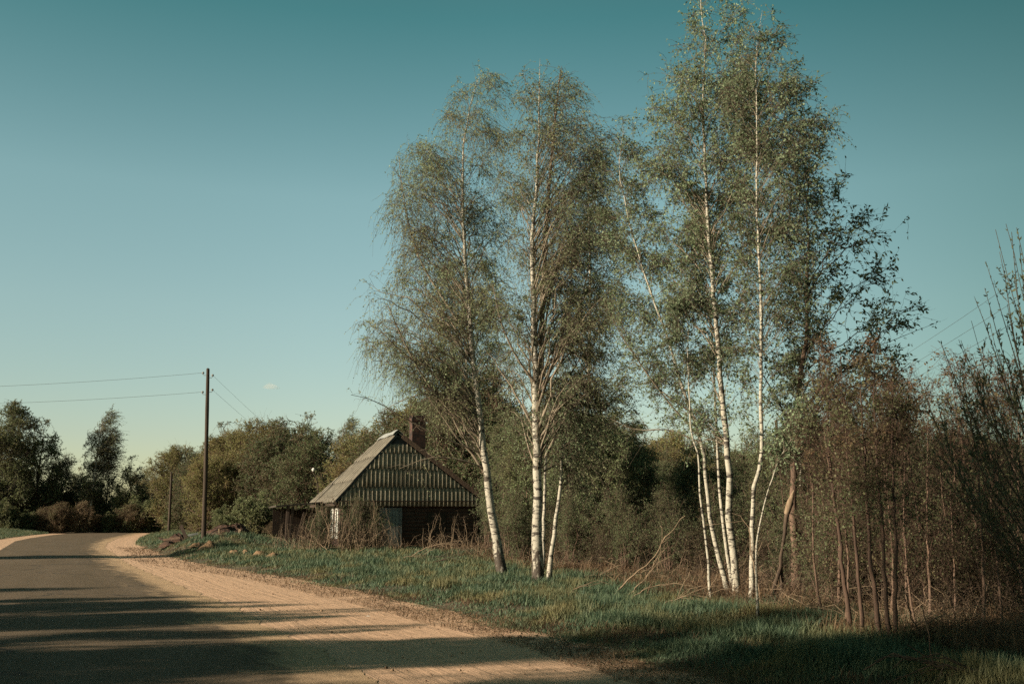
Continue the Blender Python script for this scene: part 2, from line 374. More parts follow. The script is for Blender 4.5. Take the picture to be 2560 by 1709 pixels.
# ------------------------------------------------------------------ trees
UP = np.array([0, 0, 1.])
WIND = np.array([.5, .05, .0])
def unit(a): return a/(np.linalg.norm(a, axis=-1, keepdims=True)+1e-9)
def children(PL, RA, parent, t):
    k = PL.shape[1]; f = t*(k-1); i = np.minimum(f.astype(int), k-2); w = (f-i)[:, None]
    p = PL[parent, i]*(1-w) + PL[parent, i+1]*w; tg = unit(PL[parent, i+1]-PL[parent, i])
    r = RA[parent, i]*(1-w[:, 0]) + RA[parent, i+1]*w[:, 0]
    return p, tg, r
def sprout(p, d, L, k, droop, wind, jit=.06):
    s = np.linspace(0, 1, k)[None, :, None]; L = L[:, None, None]
    Q = p[:, None, :] + d[:, None, :]*L*s + (-UP*droop + WIND*wind)*L*s**2
    n = rng.normal(size=Q.shape)*jit*L*s; n[:, 0] = 0
    return Q + n

def grow(trunk, r0, r1, env, n1=70, n2=9, n3=7, nl=6, leaf=(.05, .034), l2=1.1, l3=.45, droop2=.15, droop3=.5, wind=.15,
         zb=1.5, slope=(.5, 1.4), extra=(), sides=9, rl=.34, keep=1.2, stems=False, edge_=.2, back=0., low=.6, spread=.4, flare=.35, r_min=.004, twig_r=.0035, up2=.1, trunk_k=26, bare=0.):
    """returns (wood builder, crown builder): trunk and limbs, then twigs and leaves filling the envelope env = [(z, x left, x right)]"""
    ev = np.array(sorted(env), float); zz = np.linspace(ev[0, 0], ev[-1, 0], 240)
    xl = np.interp(zz, ev[:, 0], ev[:, 1]); xR = np.interp(zz, ev[:, 0], ev[:, 2])
    wd = MB(); cr = MB()
    if not stems:
        tk = resample(trunk, trunk_k); s = np.linspace(0, 1, trunk_k)
        nz = rng.normal(size=tk.shape)*max(r0*.11, .0055); nz = nz + np.cumsum(nz, 0)*.35; nz[0] = 0; nz[:, 2] = 0; tk = tk + nz
        tr_ = (r0-r1*.35)*(1-s)**.95 + r1*.35; tr_ = tr_*(1+flare*np.exp(-s*trunk_k/1.6))*(1+rng.normal(0, .04, trunk_k))
        tk0 = tk.copy(); tk0[0, 2] -= .12
        wd.tubes(tk0, tr_, sides, 0)
    pw = (xR-xl)*(low+(1-low)*np.linspace(0, 1, 240)**.7); pw = pw/pw.sum()
    zt = zz[rng.choice(240, n1, p=pw)] + rng.normal(0, .05, n1)
    cx = np.interp(zt, zz, (xl+xR)/2); hw = np.interp(zt, zz, (xR-xl)/2)
    ph = rng.uniform(0, 2*pi, n1); fr = np.sqrt(rng.uniform(edge_, 1., n1))*.97
    tcx = np.interp(zt, tk[:, 2], tk[:, 0]) if not stems else np.zeros(n1)
    tcy = np.interp(zt, tk[:, 2], tk[:, 1]) if not stems else np.zeros(n1)
    T = np.stack([cx + hw*fr*np.cos(ph), tcy + hw*(.78*fr*np.sin(ph) + back), zt], 1)
    if stems:
        a = rng.uniform(0, 2*pi, n1); P0 = np.stack([spread*np.cos(a)*np.sqrt(rng.uniform(0, 1, n1)), spread*np.sin(a)*.8, np.full(n1, -.08)], 1)
        P0[:, 0] += .25*T[:, 0]*min(1., spread)
        P1 = P0*.75 + T*.25; P1[:, 2] = T[:, 2]*.55; r1_ = r0*rng.uniform(.5, 1, n1)
    else:
        dh = np.hypot(T[:, 0]-tcx, T[:, 1]-tcy)
        z0 = np.clip(zt - dh*rng.uniform(*slope, n1) - .1, zb, tk[-1, 2]-.15)
        P0 = np.stack([np.interp(z0, tk[:, 2], tk[:, i]) for i in range(2)] + [z0], 1)
        r1_ = np.clip(np.interp(z0, tk[:, 2], tr_)*rl*rng.uniform(.6, 1.1, n1)*np.clip(dh/1.2, .45, 1.2), r_min, .09)
        P1 = P0*.5 + T*.5; P1[:, 2] = P0[:, 2] + (T[:, 2]-P0[:, 2])*.8 + np.where(T[:, 2] < P0[:, 2], .3, 0)
    s = np.linspace(0, 1, 9)[None, :, None]
    B = P0[:, None]*(1-s)**2 + 2*P1[:, None]*s*(1-s) + T[:, None]*s**2
    Ln = np.linalg.norm(T-P0, axis=1); j = rng.normal(size=B.shape)*.022*Ln[:, None, None]*np.sin(s*pi*.8); B = B + j
    if len(extra):
        B = np.concatenate([B, np.stack([resample(e, 9) for e, _ in extra])]); r1_ = np.r_[r1_, [r for _, r in extra]]; Ln = np.r_[Ln, [np.linalg.norm(np.diff(resample(e, 9), axis=0), axis=1).sum() for e, _ in extra]]
    nb = len(B); RB = r1_[:, None]*np.linspace(1, .22, 9)[None]; RB = np.maximum(RB, r_min*.7)
    wd.tubes(B, RB, 5, 1)
    # second order
    wgt = Ln/Ln.sum(); n = int(nb*n2); par = rng.choice(nb, n, p=wgt); t = rng.uniform(.25, 1, n)**.8
    p, tg, r = children(B, RB, par, t)
    d = unit(tg*.75 + rng.normal(size=(n, 3))*.55 + UP*up2)
    L = np.minimum(Ln[par]*.5, l2)*rng.uniform(.45, 1.1, n)*(1.15-.55*t)
    C = sprout(p, d, L, 6, droop2, wind); RC = np.maximum(r*.55, r_min*.6)[:, None]*np.linspace(1, .35, 6)[None]
    cr.tubes(C, RC, 3, 0)
    # twigs
    n = int(len(C)*n3); par = rng.integers(0, len(C), n); t = rng.uniform(.15, 1, n)
    p, tg, r = children(C, RC, par, t)
    d = unit(tg*.6 + rng.normal(size=(n, 3))*.65 + UP*up2*.5); L = l3*rng.uniform(.4, 1.2, n)
    ok = np.ones(n, bool)
    e = p + d*L[:, None]; zc = np.clip(e[:, 2], zz[0], zz[-1]); c_ = np.interp(zc, zz, (xl+xR)/2); h_ = np.interp(zc, zz, (xR-xl)/2)+.12
    ok &= (np.abs(e[:, 0]-c_) < h_*keep) & (e[:, 2] < zz[-1]+.35)
    p, d, L = p[ok], d[ok], L[ok]
    E = sprout(p, d, L, 4, droop3, wind*1.6); n = len(E)
    cr.tubes(E, np.full((n, 1), twig_r)*np.array([[1, .9, .75, .5]]), 3, 0)
    m_ = int(n*nl); par = rng.integers(0, n, m_); t = rng.uniform(.1, 1, m_)
    if bare: # leave some twigs without leaves
        kp = rng.uniform(size=n) > bare; sel = kp[par]; par, t = par[sel], t[sel]; m_ = len(par)
    p, tg, _ = children(E, np.ones((n, 4)), par, t)
    ax = unit(tg*.5 + rng.normal(size=(m_, 3))*.7 - UP*.25 + WIND*wind)
    q = rng.uniform(.6, 1.25, m_)
    cr.leaves(p + rng.normal(size=(m_, 3))*.012, ax, leaf[0]*q, leaf[1]*q, 1)
    return wd, cr

def tree(name, label, cat, basep, wood, limb, twig, leafm, group=None, wn_='trunk', cn='crown', **kw):
    wd, cr = grow(**kw); o = empty(name, basep); tag(o, label, cat, group)
    wd.build(wn_, [wood, limb], o); cr.build(cn, [twig, leafm], o)
    return o
def local_px(pts, Y, b, dy=None, sc=K):
    out = []
    for i, (u, v) in enumerate(pts):
        q = P(u*sc, v*sc, Y + (dy[i] if dy else 0)) - b; out.append(q)
    out[0] = np.array([0, 0, 0.]); return np.array(out)
def env_px(lst, Y, b, sc=K):
    return [(P(0, v*sc, Y)[2]-b[2], P(ul*sc, v*sc, Y)[0]-b[0], P(ur*sc, v*sc, Y)[0]-b[0]) for v, ul, ur in lst]
def photo_tree(name, label, cat, pts, env, wood, limb, twig, leafm, Y=None, dy=None, group=None, extra_px=(), sc=K, **kw):
    """a tree whose stem follows the points pts (first one its foot) at its own distance"""
    if Y is None: b = gp(pts[0][0]*sc, pts[0][1]*sc)
    else:
        x = P(pts[0][0]*sc, pts[0][1]*sc, Y)[0]; b = on(x, Y)
    Y = b[1]
    ex = []
    kw.setdefault('back', .22); kw.setdefault('low', .28)
    for q, r, dd in extra_px: ex.append((np.array([P(u*sc, v*sc, Y + dd*i/(len(q)-1)) - b for i, (u, v) in enumerate(q)]), r))
    return tree(name, label, cat, b, wood, limb, twig, leafm, group, trunk=local_px(pts, Y, b, dy, sc), env=env_px(env, Y, b, sc), extra=ex, **kw)

BW = (M['birch'], M['limb'], M['twig'])
BY = (M['birch_young'], M['limb'], M['twig'])
# the two tall birches beside the house
photo_tree('birch_tree', 'tall birch with a dark leaning foot, nearest to the right end of the house', 'tree',
    [(1155,1322),(1140,1240),(1125,1150),(1108,1000),(1092,860),(1080,720),(1072,600),(1066,480),(1065,380),(1075,280),(1092,210),(1108,160)],
    [(118,1095,1140),(160,1035,1150),(220,1005,1165),(300,950,1170),(330,910,1185),(400,893,1190),(500,872,1195),(600,862,1185),(660,798,1180),(740,788,1180),(830,805,1180),(880,850,1185),(915,940,1180),(945,1010,1160)],
    *BW, M['leaf_birch'], n1=165, n2=9, n3=5, nl=7, r0=.122, r1=.010, leaf=(.046, .032), zb=2.6, l2=1.1, l3=.72, droop2=.3, droop3=.85, wind=.22,
    extra_px=[([(1108,1010),(1040,950),(975,870),(925,780),(890,700)], .045, -1.), ([(1100,960),(1060,930),(1000,900),(930,915),(880,940)], .03, 1.), ([(1115,1075),(1060,1055),(985,1050),(915,1075)], .03, -.8), ([(1085,790),(1020,690),(965,600),(930,480),(915,360)], .04, .5), ([(1112,1040),(1020,1005),(930,960),(850,915),(805,905)], .03, -1.5)])
photo_tree('birch_tree', 'tallest white birch left of centre, straight trunk forking into two leaders', 'tree',
    [(1235,1342),(1230,1250),(1232,1100),(1230,960),(1228,860),(1225,740),(1222,600),(1226,500),(1232,400),(1240,250),(1240,135)],
    [(128,1200,1255),(160,1182,1310),(230,1165,1350),(260,1150,1395),(350,1140,1418),(450,1130,1430),(600,1115,1440),(750,1105,1430),(900,1115,1410),(1000,1130,1380),(1080,1165,1330)],
    *BW, M['leaf_birch'], n1=175, n2=9, n3=5, nl=7, r0=.122, r1=.010, leaf=(.045, .032), zb=2.6, l2=1.05, l3=.62, droop2=.2, droop3=.7, wind=.22, slope=(.8, 1.9),
    extra_px=[([(1231,950),(1240,880),(1243,760),(1252,560),(1262,400),(1275,260),(1285,170)], .085, .6), ([(1228,880),(1180,810),(1150,740),(1130,650)], .035, -.6), ([(1235,900),(1290,800),(1330,700),(1360,560)], .04, .5), ([(1240,820),(1270,640),(1310,500),(1345,380)], .035, .8)])
photo_tree('birch_tree', 'slim leaning birch stem at the foot of the tallest white birch', 'tree',
    [(1257,1340),(1268,1250),(1285,1120),(1295,1020),(1312,950),(1335,870),(1350,800)],
    [(790,1330,1380),(850,1290,1410),(950,1260,1420),(1050,1270,1390),(1120,1280,1350)],
    *BY, M['leaf_birch'], n1=40, n2=7, n3=6, nl=4, r0=.062, r1=.008, leaf=(.05, .034), zb=2.2, l2=.9, l3=.4)
photo_tree('birch_tree', 'thin whip of a birch rising between the tall birch and its leaning neighbour', 'tree',
    [(1245,1270),(1254,1040),(1269,907),(1284,826),(1300,720)],
    [(640,1290,1330),(750,1260,1350),(860,1240,1340),(980,1230,1320)],
    *BY, M['leaf_birch'], Y=30., n1=30, n2=7, n3=6, nl=4, r0=.06, r1=.01, leaf=(.05, .034), zb=2.6, l2=.8, l3=.4)
# dense birches standing behind them
photo_tree('birch_tree', 'denser dark crowned birch filling the gap behind the two tall birches', 'tree',
    [(1065,1262),(1065,1100),(1070,900),(1075,750),(1085,640),(1085,565)],
    [(552,1075,1105),(590,1010,1140),(640,980,1162),(720,965,1172),(820,958,1178),(920,955,1180),(1010,960,1180),(1090,975,1170),(1160,1000,1150)],
    *BY, M['leaf_dense'], Y=58., n1=150, n2=10, n3=7, nl=7, r0=.13, r1=.012, leaf=(.085, .055), zb=1.6, l2=1.2, l3=.55, droop3=.6, wind=.1, twig_r=.005)
photo_tree('birch_tree', 'loose birch behind the right side of the tallest white birch', 'tree',
    [(1330,1258),(1342,1050),(1350,800),(1352,600),(1350,420),(1352,320)],
    [(300,1340,1370),(360,1305,1400),(450,1275,1430),(600,1262,1440),(800,1250,1450),(950,1250,1480),(1080,1265,1470),(1170,1290,1440)],
    *BY, M['leaf_dense'], Y=38., n1=110, n2=9, n3=6, nl=5, r0=.12, r1=.012, leaf=(.075, .05), zb=1.8, l2=1.2, l3=.5, wind=.15, twig_r=.005)
# the right-hand clump
NB = (M['birch_young'], M['limb'], M['twig'])
photo_tree('birch_tree', 'tallest birch of the right clump, its top cut by the upper picture edge', 'tree',
    [(1693,1382),(1682,1263),(1672,1172),(1676,1120),(1668,1044),(1663,972),(1659,925),(1638,697),(1631,623),(1622,511),(1618,400),(1613,222),(1617,89),(1606,0),(1612,-70)],
    [(-90,1600,1635),(-40,1575,1680),(20,1562,1720),(80,1535,1745),(150,1497,1765),(250,1470,1775),(400,1480,1780),(550,1500,1775),(700,1515,1755),(850,1535,1740),(930,1550,1720),(1060,1575,1705)],
    *NB, M['leaf_birch_near'], n1=180, n2=10, n3=4.6, nl=4.1, r0=.074, r1=.009, leaf=(.052, .036), zb=3., l2=.8, l3=.36, wind=.06, droop3=.35, slope=(.7, 1.5), trunk_k=34)
photo_tree('birch_tree', 'thin crooked birch stem hugging the left side of the tallest clump birch', 'tree',
    [(1682,1352),(1664,1244),(1655,1172),(1648,1081),(1643,990),(1640,918),(1632,760),(1620,640),(1613,540),(1612,440)],
    [(430,1580,1640),(560,1560,1670),(700,1570,1680),(820,1590,1670)],
    *BY, M['leaf_birch_near'], n1=40, n2=7, n3=6, nl=5, r0=.042, r1=.009, leaf=(.052, .036), zb=3.4, l2=.7, l3=.35, wind=.06)
photo_tree('birch_tree', 'birch of the right clump leaning far out to the left as it rises', 'tree',
    [(1676,1371),(1639,1244),(1619,1110),(1609,1019),(1585,947),(1560,870),(1530,770),(1500,690),(1460,570),(1435,470),(1420,380),(1432,290)],
    [(262,1405,1460),(330,1385,1480),(450,1372,1510),(600,1385,1560),(750,1425,1590),(880,1480,1630),(960,1520,1640)],
    *NB, M['leaf_birch_near'], n1=85, n2=9, n3=5, nl=4.2, back=.42, r0=.049, r1=.008, leaf=(.050, .034), zb=3.2, l2=.8, l3=.36, wind=.06, droop3=.4,
    extra_px=[([(1605,1000),(1540,930),(1480,850),(1420,760),(1390,700)], .022, -.8), ([(1608,1015),(1530,985),(1460,985),(1400,960)], .02, .5), ([(1580,940),(1520,900),(1450,800),(1410,690)], .02, .9)])
photo_tree('birch_tree', 'straight birch right of the tallest clump birch, kinked near its foot', 'tree',
    [(1722,1389),(1724,1280),(1724,1207),(1728,1142),(1730,1099),(1742,1073),(1746,1027),(1744,954),(1744,820),(1744,667),(1740,578),(1734,445),(1735,267),(1733,120),(1748,25)],
    [(12,1735,1775),(60,1700,1800),(120,1680,1832),(230,1650,1890),(270,1650,1910),(350,1655,1912),(500,1655,1900),(650,1665,1880),(800,1675,1855),(930,1690,1835),(1060,1712,1815)],
    *NB, M['leaf_birch_near'], n1=160, n2=10, n3=4.6, nl=4.1, r0=.047, r1=.008, leaf=(.052, .036), zb=3., l2=.8, l3=.36, wind=.06, droop3=.35, slope=(.7, 1.5), trunk_k=34)
photo_tree('birch_tree', 'thin white birch at the left edge of the right clump', 'tree',
    [(1632,1389),(1620,1250),(1604,1110),(1598,1030),(1590,1008),(1580,900),(1578,760),(1575,620)],
    [(600,1545,1610),(740,1530,1620),(880,1540,1630)],
    *BY, M['leaf_birch_near'], n1=30, n2=7, n3=6, nl=4, r0=.028, r1=.006, leaf=(.05, .034), zb=3., l2=.7, l3=.35, wind=.06)
photo_tree('birch_tree', 'slender pale stem bending right from beside the kinked birch', 'tree',
    [(1739,1425),(1737,1244),(1746,1189),(1762,1128),(1784,1062),(1809,1016),(1840,965)],
    [(930,1810,1880),(1000,1770,1860),(1060,1760,1830)],
    *BY, M['leaf_birch_near'], n1=14, n2=6, n3=5, nl=4, r0=.022, r1=.006, leaf=(.05, .034), zb=2., l2=.5, l3=.3, wind=.05)
photo_tree('birch_tree', 'white stem showing behind the brown tree with peeling bark', 'tree',
    [(1835,1330),(1836,1189),(1838,990),(1842,900),(1845,800)],
    [(770,1820,1880),(900,1800,1890),(1010,1800,1880)],
    *BY, M['leaf_dark'], Y=24., n1=24, n2=7, n3=6, nl=5, r0=.04, r1=.008, leaf=(.06, .04), zb=2.6, l2=.7, l3=.35, wind=.05)
# dark broad-leaved tree with the peeling brown trunk
photo_tree('bird_cherry_tree', 'brown barked tree with big dark leaves spreading right of the birches', 'tree',
    [(1828,1372),(1822,1250),(1818,1160),(1819,1063),(1824,1016),(1828,918),(1837,850),(1848,770),(1848,690),(1850,590),(1850,480),(1852,380),(1855,300)],
    [(262,1840,1880),(330,1815,1905),(400,1805,1925),(440,1795,1980),(480,1790,2035),(560,1785,2065),(640,1780,2095),(700,1780,2150),(750,1785,2185),(820,1790,2150),(880,1800,2110),(950,1800,2060)],
    M['brown_bark'], M['dark_bark'], M['dark_bark'], M['leaf_dark'], n1=62, n2=7, n3=4, nl=3.6, edge_=.5, r0=.085, r1=.012, leaf=(.10, .042), zb=2.6, l2=.75, l3=.33, wind=.1, droop2=0., droop3=.05, slope=(.5, 1.2), up2=.2,
    extra_px=[([(1826,1000),(1800,950),(1775,900),(1750,860)], .035, -.4), ([(1830,1010),(1850,990),(1880,985)], .03, .3)])
# ------------------------------------------------------------------ saplings and shrubs at the right
RT = (M['red_twig'], M['red_twig'], M['dark_twig'])
def sap_env(pts, w0, w1, top):
    p = sorted(pts, key=lambda q: q[1]); e = [(top-8, p[0][0]-8, p[0][0]+10)]
    for i in range(9):
        v = top + (1360-top)*(i+.5)/9; u = np.interp(v, [q[1] for q in p], [q[0] for q in p]); w = w0+(w1-w0)*math.sin(pi*(i+1)/10)
        e.append((v, u-w, u+w))
    return e
saps = [
 ('leftmost', 'foremost reddish sapling, first of the five stems standing right of the bird cherry', [(2131,1581),(2115,1488),(2104,1391),(2092,1275),(2080,1197),(2073,1100),(2071,1000),(2061,900),(2055,850)], .034),
 ('second', 'thin dark reddish sapling, second of the five stems right of the bird cherry', [(2160,1597),(2148,1450),(2139,1333),(2131,1255),(2123,1178),(2115,1080),(2108,980),(2100,880)], .028),
 ('third', 'stout reddish sapling, middle one of the five stems right of the bird cherry', [(2203,1609),(2191,1488),(2181,1403),(2172,1275),(2166,1178),(2160,1100),(2152,980),(2150,870)], .034),
 ('fourth', 'reddish sapling close beside the middle stem, fourth of five', [(2228,1616),(2218,1508),(2212,1411),(2203,1275),(2193,1178),(2190,1080),(2185,960),(2190,860)], .03),
 ('fifth', 'straight shaded sapling, last of the five reddish stems', [(2242,1616),(2236,1411),(2232,1255),(2230,1139),(2232,1000),(2240,900)], .03)]
for _, lab, pts, r in saps:
    photo_tree('sapling', lab, 'sapling', pts, sap_env(pts, 35, 85, pts[-1][1]-10), *RT, M['leaf_red'], sc=1, group='reddish saplings at the thicket edge',
        n1=34, n2=5, n3=3.2, nl=4, r0=r, r1=.006, leaf=(.042, .026), zb=1.0, l2=.55, l3=.25, wind=.03, droop2=-.1, droop3=0., slope=(.9, 2.), sides=7, up2=.35, twig_r=.0024, r_min=.003, bare=.25)
# fan of willow shoots leaning in from the right
ws = empty('willow_shrub', on(6.5, 11.3)); tag(ws, 'tall willow shrub with upright budding shoots leaning in from the right', 'shrub')
wb = np.array(ws.location); wd = MB(); cr = MB()
tips = [(2488,580),(2519,563),(2530,570),(2547,567),(2459,718),(2440,750),(2423,804),(2406,854),(2387,854),(2345,858),(2500,640),(2550,610),(2470,660),(2585,540),(2610,600),(2560,650),(2535,690),(2370,930),(2400,960),(2345,1000),(2440,880),(2480,800),(2340,1090),(2390,1060),(2330,1150),(2520,760),(2560,800),(2600,700),(2640,640),(2450,940),(2500,900),(2370,1110),(2420,1010),(2540,900),(2310,960),(2590,860)]
for k, (u, v) in enumerate(tips):
    Y = 11.3 + rng.uniform(-1.3, 1.4); T = P(u, v, Y) - wb; a = np.array([rng.normal(0, .18), rng.normal(0, .15), -.1])
    mid1 = a*.6 + T*.4 + np.array([.12*T[0]*-.5, 0, -.25*T[2]*.25]); mid2 = a*.22 + T*.78 + np.array([-.10*abs(T[0])*.4, 0, -.10])
    q = resample([a, mid1, mid2, T], 16) ; q[1:] += rng.normal(0, .012, (15, 3)).cumsum(0)*.6; r0 = rng.uniform(.008, .02)
    wd.tubes(q, np.linspace(r0, .003, 16), 6, 0)
    n = rng.integers(8, 14); t = rng.uniform(.25, .9, n); p, tg, _ = children(q[None], np.ones((1, 16)), np.zeros(n, int), t)
    d = unit(tg*1.0 + rng.normal(size=(n, 3))*.45 + UP*.35); L = rng.uniform(.25, .8, n)*(1.2-t)
    C = sprout(p, d, L, 6, -.25, .02, .03); cr.tubes(C, np.full((n, 1), .0035)*np.linspace(1, .5, 6)[None], 4, 0)
    for PL, cnt in ((C, 16), (q[None, 6:], 34)):
        m_ = len(PL)*cnt; par = rng.integers(0, len(PL), m_); t = rng.uniform(.15, 1, m_); p, tg, _ = children(PL, np.ones(PL.shape[:2]), par, t)
        ax = unit(tg*.9 + rng.normal(size=(m_, 3))*.5 + UP*.15); z = rng.uniform(.5, 1.2, m_); cr.leaves(p, ax, .056*z, .021*z, 1)
wd.build('stem', [M['olive_bark']], ws); cr.build('crown', [M['olive_bark'], M['leaf_bud']], ws)

# ------------------------------------------------------------------ kinds of background tree and bush, built once and copied
def proto(name, wood, limb, twig, leafm, cn='crown', wn_='trunk', **kw):
    wd, cr = grow(**kw); o = empty(name, (0, 0, -500)); wd.build(wn_, [wood, limb], o); cr.build(cn, [twig, leafm], o); return o
def oval(h, w, z0=.15, top=.25, n=8):
    out = []
    for i in range(n+1):
        f = i/n; z = h*(z0+(1-z0)*f); r = w/2*(math.sin(pi*min(1, max(.06, (f*.86+.1))))**.7); out.append((z, -r*rng.uniform(.85, 1.1), r*rng.uniform(.85, 1.1)))
    return out
straight = lambda h, lean=0.: [(0, 0, 0), (lean*.2, .1, h*.3), (lean*.5, 0, h*.65), (lean, 0, h*.97)]
used = {}
PR = {}
def place(kind, x, y, sc, label, cat, group=None, rz=None, sx=None, z=None):
    src = PR[kind]
    o = src if kind not in used else copy_tree(src); used[kind] = 1
    p = on(x, y); o.location = (x, y, float(p[2]) - .03 if z is None else z); s = sc
    o.scale = (s*(sx or 1), s*(sx or 1), s); o.rotation_euler = (0, 0, rng.uniform(0, 6.28) if rz is None else rz)
    tag(o, label, cat, group); return o
FAR = (M['dark_bark'], M['dark_bark'], M['dark_bark'])
far_kw = dict(l2=2.6, l3=1.1, twig_r=.014, r_min=.02)
PR['alder'] = proto('alder_tree', *FAR, M['leaf_far'], trunk=straight(14.3, .6), env=oval(15, 8.5, .06), r0=.28, r1=.03, n1=105, n2=8, n3=5.5, nl=7, leaf=(.17, .11), zb=.8, droop3=.2, wind=.3, **far_kw)
PR['alder2'] = proto('alder_tree', *FAR, M['leaf_far'], trunk=straight(11.3, -.3), env=oval(12, 6.5, .10), r0=.22, r1=.03, n1=80, n2=8, n3=6, nl=6.5, leaf=(.155, .10), zb=1., droop3=.2, wind=.35, **far_kw)
PR['bare'] = proto('maple_tree', *FAR, M['leaf_far'], trunk=straight(8.5), env=oval(10, 6.5, .22), r0=.22, r1=.03, n1=60, n2=8, n3=6, nl=1.2, leaf=(.2, .13), zb=1.6, droop2=-.1, droop3=-.1, wind=.1, up2=.3, **far_kw)
PR['wbirch'] = proto('birch_tree', M['birch'], M['limb'], M['dark_bark'], M['leaf_far'], trunk=straight(14.5, .9), env=[(4, -1.8, 1.8), (6, -2.2, 2.2), (8, -2, 2.6), (10, -1.5, 2.6), (12, -.8, 2.5), (14, .1, 2.2), (15.2, .9, 1.9)], r0=.17, r1=.02, n1=66, n2=7, n3=6, nl=4, leaf=(.20, .08), zb=3.5, wind=.75, droop3=.25, **far_kw)
PR['willow'] = proto('willow_tree', M['brown_bark'], M['brown_bark'], M['brown_bark'], M['leaf_willow'], trunk=straight(5.5), env=[(.4, -2.8, 2.9), (1.5, -3.6, 3.4), (3.5, -4.1, 4.2), (5.5, -4., 3.9), (7, -3.2, 3.3), (8.3, -2., 2.1), (9, -.7, .6)], r0=.26, r1=.06, n1=130, n2=9, n3=6, nl=9, leaf=(.115, .06), zb=.5, slope=(.8, 1.6), droop2=-.15, droop3=.1, wind=.1, up2=.4, l2=1.9, l3=.8, twig_r=.011, r_min=.016)
PR['willow_green'] = proto('willow_tree', M['brown_bark'], M['brown_bark'], M['brown_bark'], M['leaf_green'], trunk=straight(5.8), env=[(.3, -2.6, 2.5), (1.5, -3.3, 3.4), (3.5, -3.8, 3.9), (5.5, -3.5, 3.7), (7.2, -2.9, 2.6), (8.6, -1.4, 1.7), (9.2, -.4, .6)], r0=.24, r1=.05, n1=120, n2=9, n3=6, nl=9, leaf=(.115, .07), zb=.4, slope=(.6, 1.4), droop2=-.1, droop3=.15, wind=.1, up2=.3, l2=1.8, l3=.8, twig_r=.011, r_min=.016)
PR['bush'] = proto('bush', *FAR, M['leaf_far'], wn_='stem', trunk=None, stems=True, spread=.9, env=[(.2, -2.2, 2.1), (1, -2.6, 2.5), (2.4, -2.5, 2.6), (3.6, -1.9, 1.8), (4.6, -.8, 1.)], r0=.05, r1=.01, n1=85, n2=8, n3=6, nl=8, leaf=(.14, .09), l2=1.3, l3=.6, twig_r=.011, r_min=.014)
PR['bush_brown'] = proto('bush', M['brown_bark'], M['brown_bark'], M['brown_bark'], M['leaf_far_brown'], wn_='stem', trunk=None, stems=True, spread=.9, env=[(.2, -2.2, 2.1), (1, -2.5, 2.5), (2.4, -2.3, 2.4), (3.5, -1.7, 1.6), (4.3, -.8, .8)], r0=.04, r1=.01, n1=95, n2=9, n3=6, nl=5, leaf=(.12, .07), l2=1.3, l3=.7, up2=.4, droop2=-.1, droop3=0., twig_r=.011, r_min=.013)
# nearer thicket
PR['shrub_green'] = proto('shrub', M['brown_bark'], M['brown_bark'], M['twig'], M['leaf_green'], wn_='stem', trunk=None, stems=True, spread=.7, env=[(.3, -1.2, 1.1), (1.2, -1.5, 1.5), (2.6, -1.6, 1.7), (3.8, -1.3, 1.2), (4.7, -.6, .6)], r0=.03, r1=.006, n1=48, n2=9, n3=7, nl=4.2, leaf=(.062, .042), l2=.9, l3=.4, up2=.25, twig_r=.004, r_min=.006)
PR['shrub_tall'] = proto('young_tree', M['brown_bark'], M['brown_bark'], M['twig'], M['leaf_dense'], trunk=straight(6.3, .3), env=[(.9, -.8, .8), (2, -1.2, 1.2), (3.6, -1.5, 1.4), (5, -1.2, 1.2), (6.2, -.6, .8), (6.8, -.1, .3)], r0=.06, r1=.01, n1=70, n2=8, n3=7, nl=5, leaf=(.07, .045), zb=.5, l2=.9, l3=.45, twig_r=.005, r_min=.007)
PR['shrub_brown'] = proto('shrub', M['dead_wood'], M['dead_wood'], M['dead_wood'], M['leaf_brown'], wn_='stem', trunk=None, stems=True, spread=.6, env=[(.2, -1., 1.), (.9, -1.3, 1.3), (1.8, -1.2, 1.2), (2.5, -.8, .7), (3., -.3, .3)], r0=.016, r1=.004, n1=44, n2=5, n3=3, nl=3.5, leaf=(.055, .034), l2=.7, l3=.4, up2=.35, droop2=.1, droop3=.1, twig_r=.0035, r_min=.0045)
PR['bramble'] = proto('dead_shrub', M['straw_wood'], M['straw_wood'], M['dead_wood'], M['leaf_brown'], wn_='stem', trunk=None, stems=True, spread=.9, env=[(.15, -1.5, 1.4), (.6, -2., 1.9), (1.2, -1.7, 1.8), (1.9, -1.2, 1.3), (2.8, -.6, .7)], r0=.024, r1=.006, n1=22, n2=3.4, n3=1.2, nl=1.6, leaf=(.05, .03), l2=.9, l3=.4, up2=.15, droop2=.45, droop3=.35, twig_r=.006, r_min=.009)

def at(u, Y): return P(u, 1297, Y)[0], Y
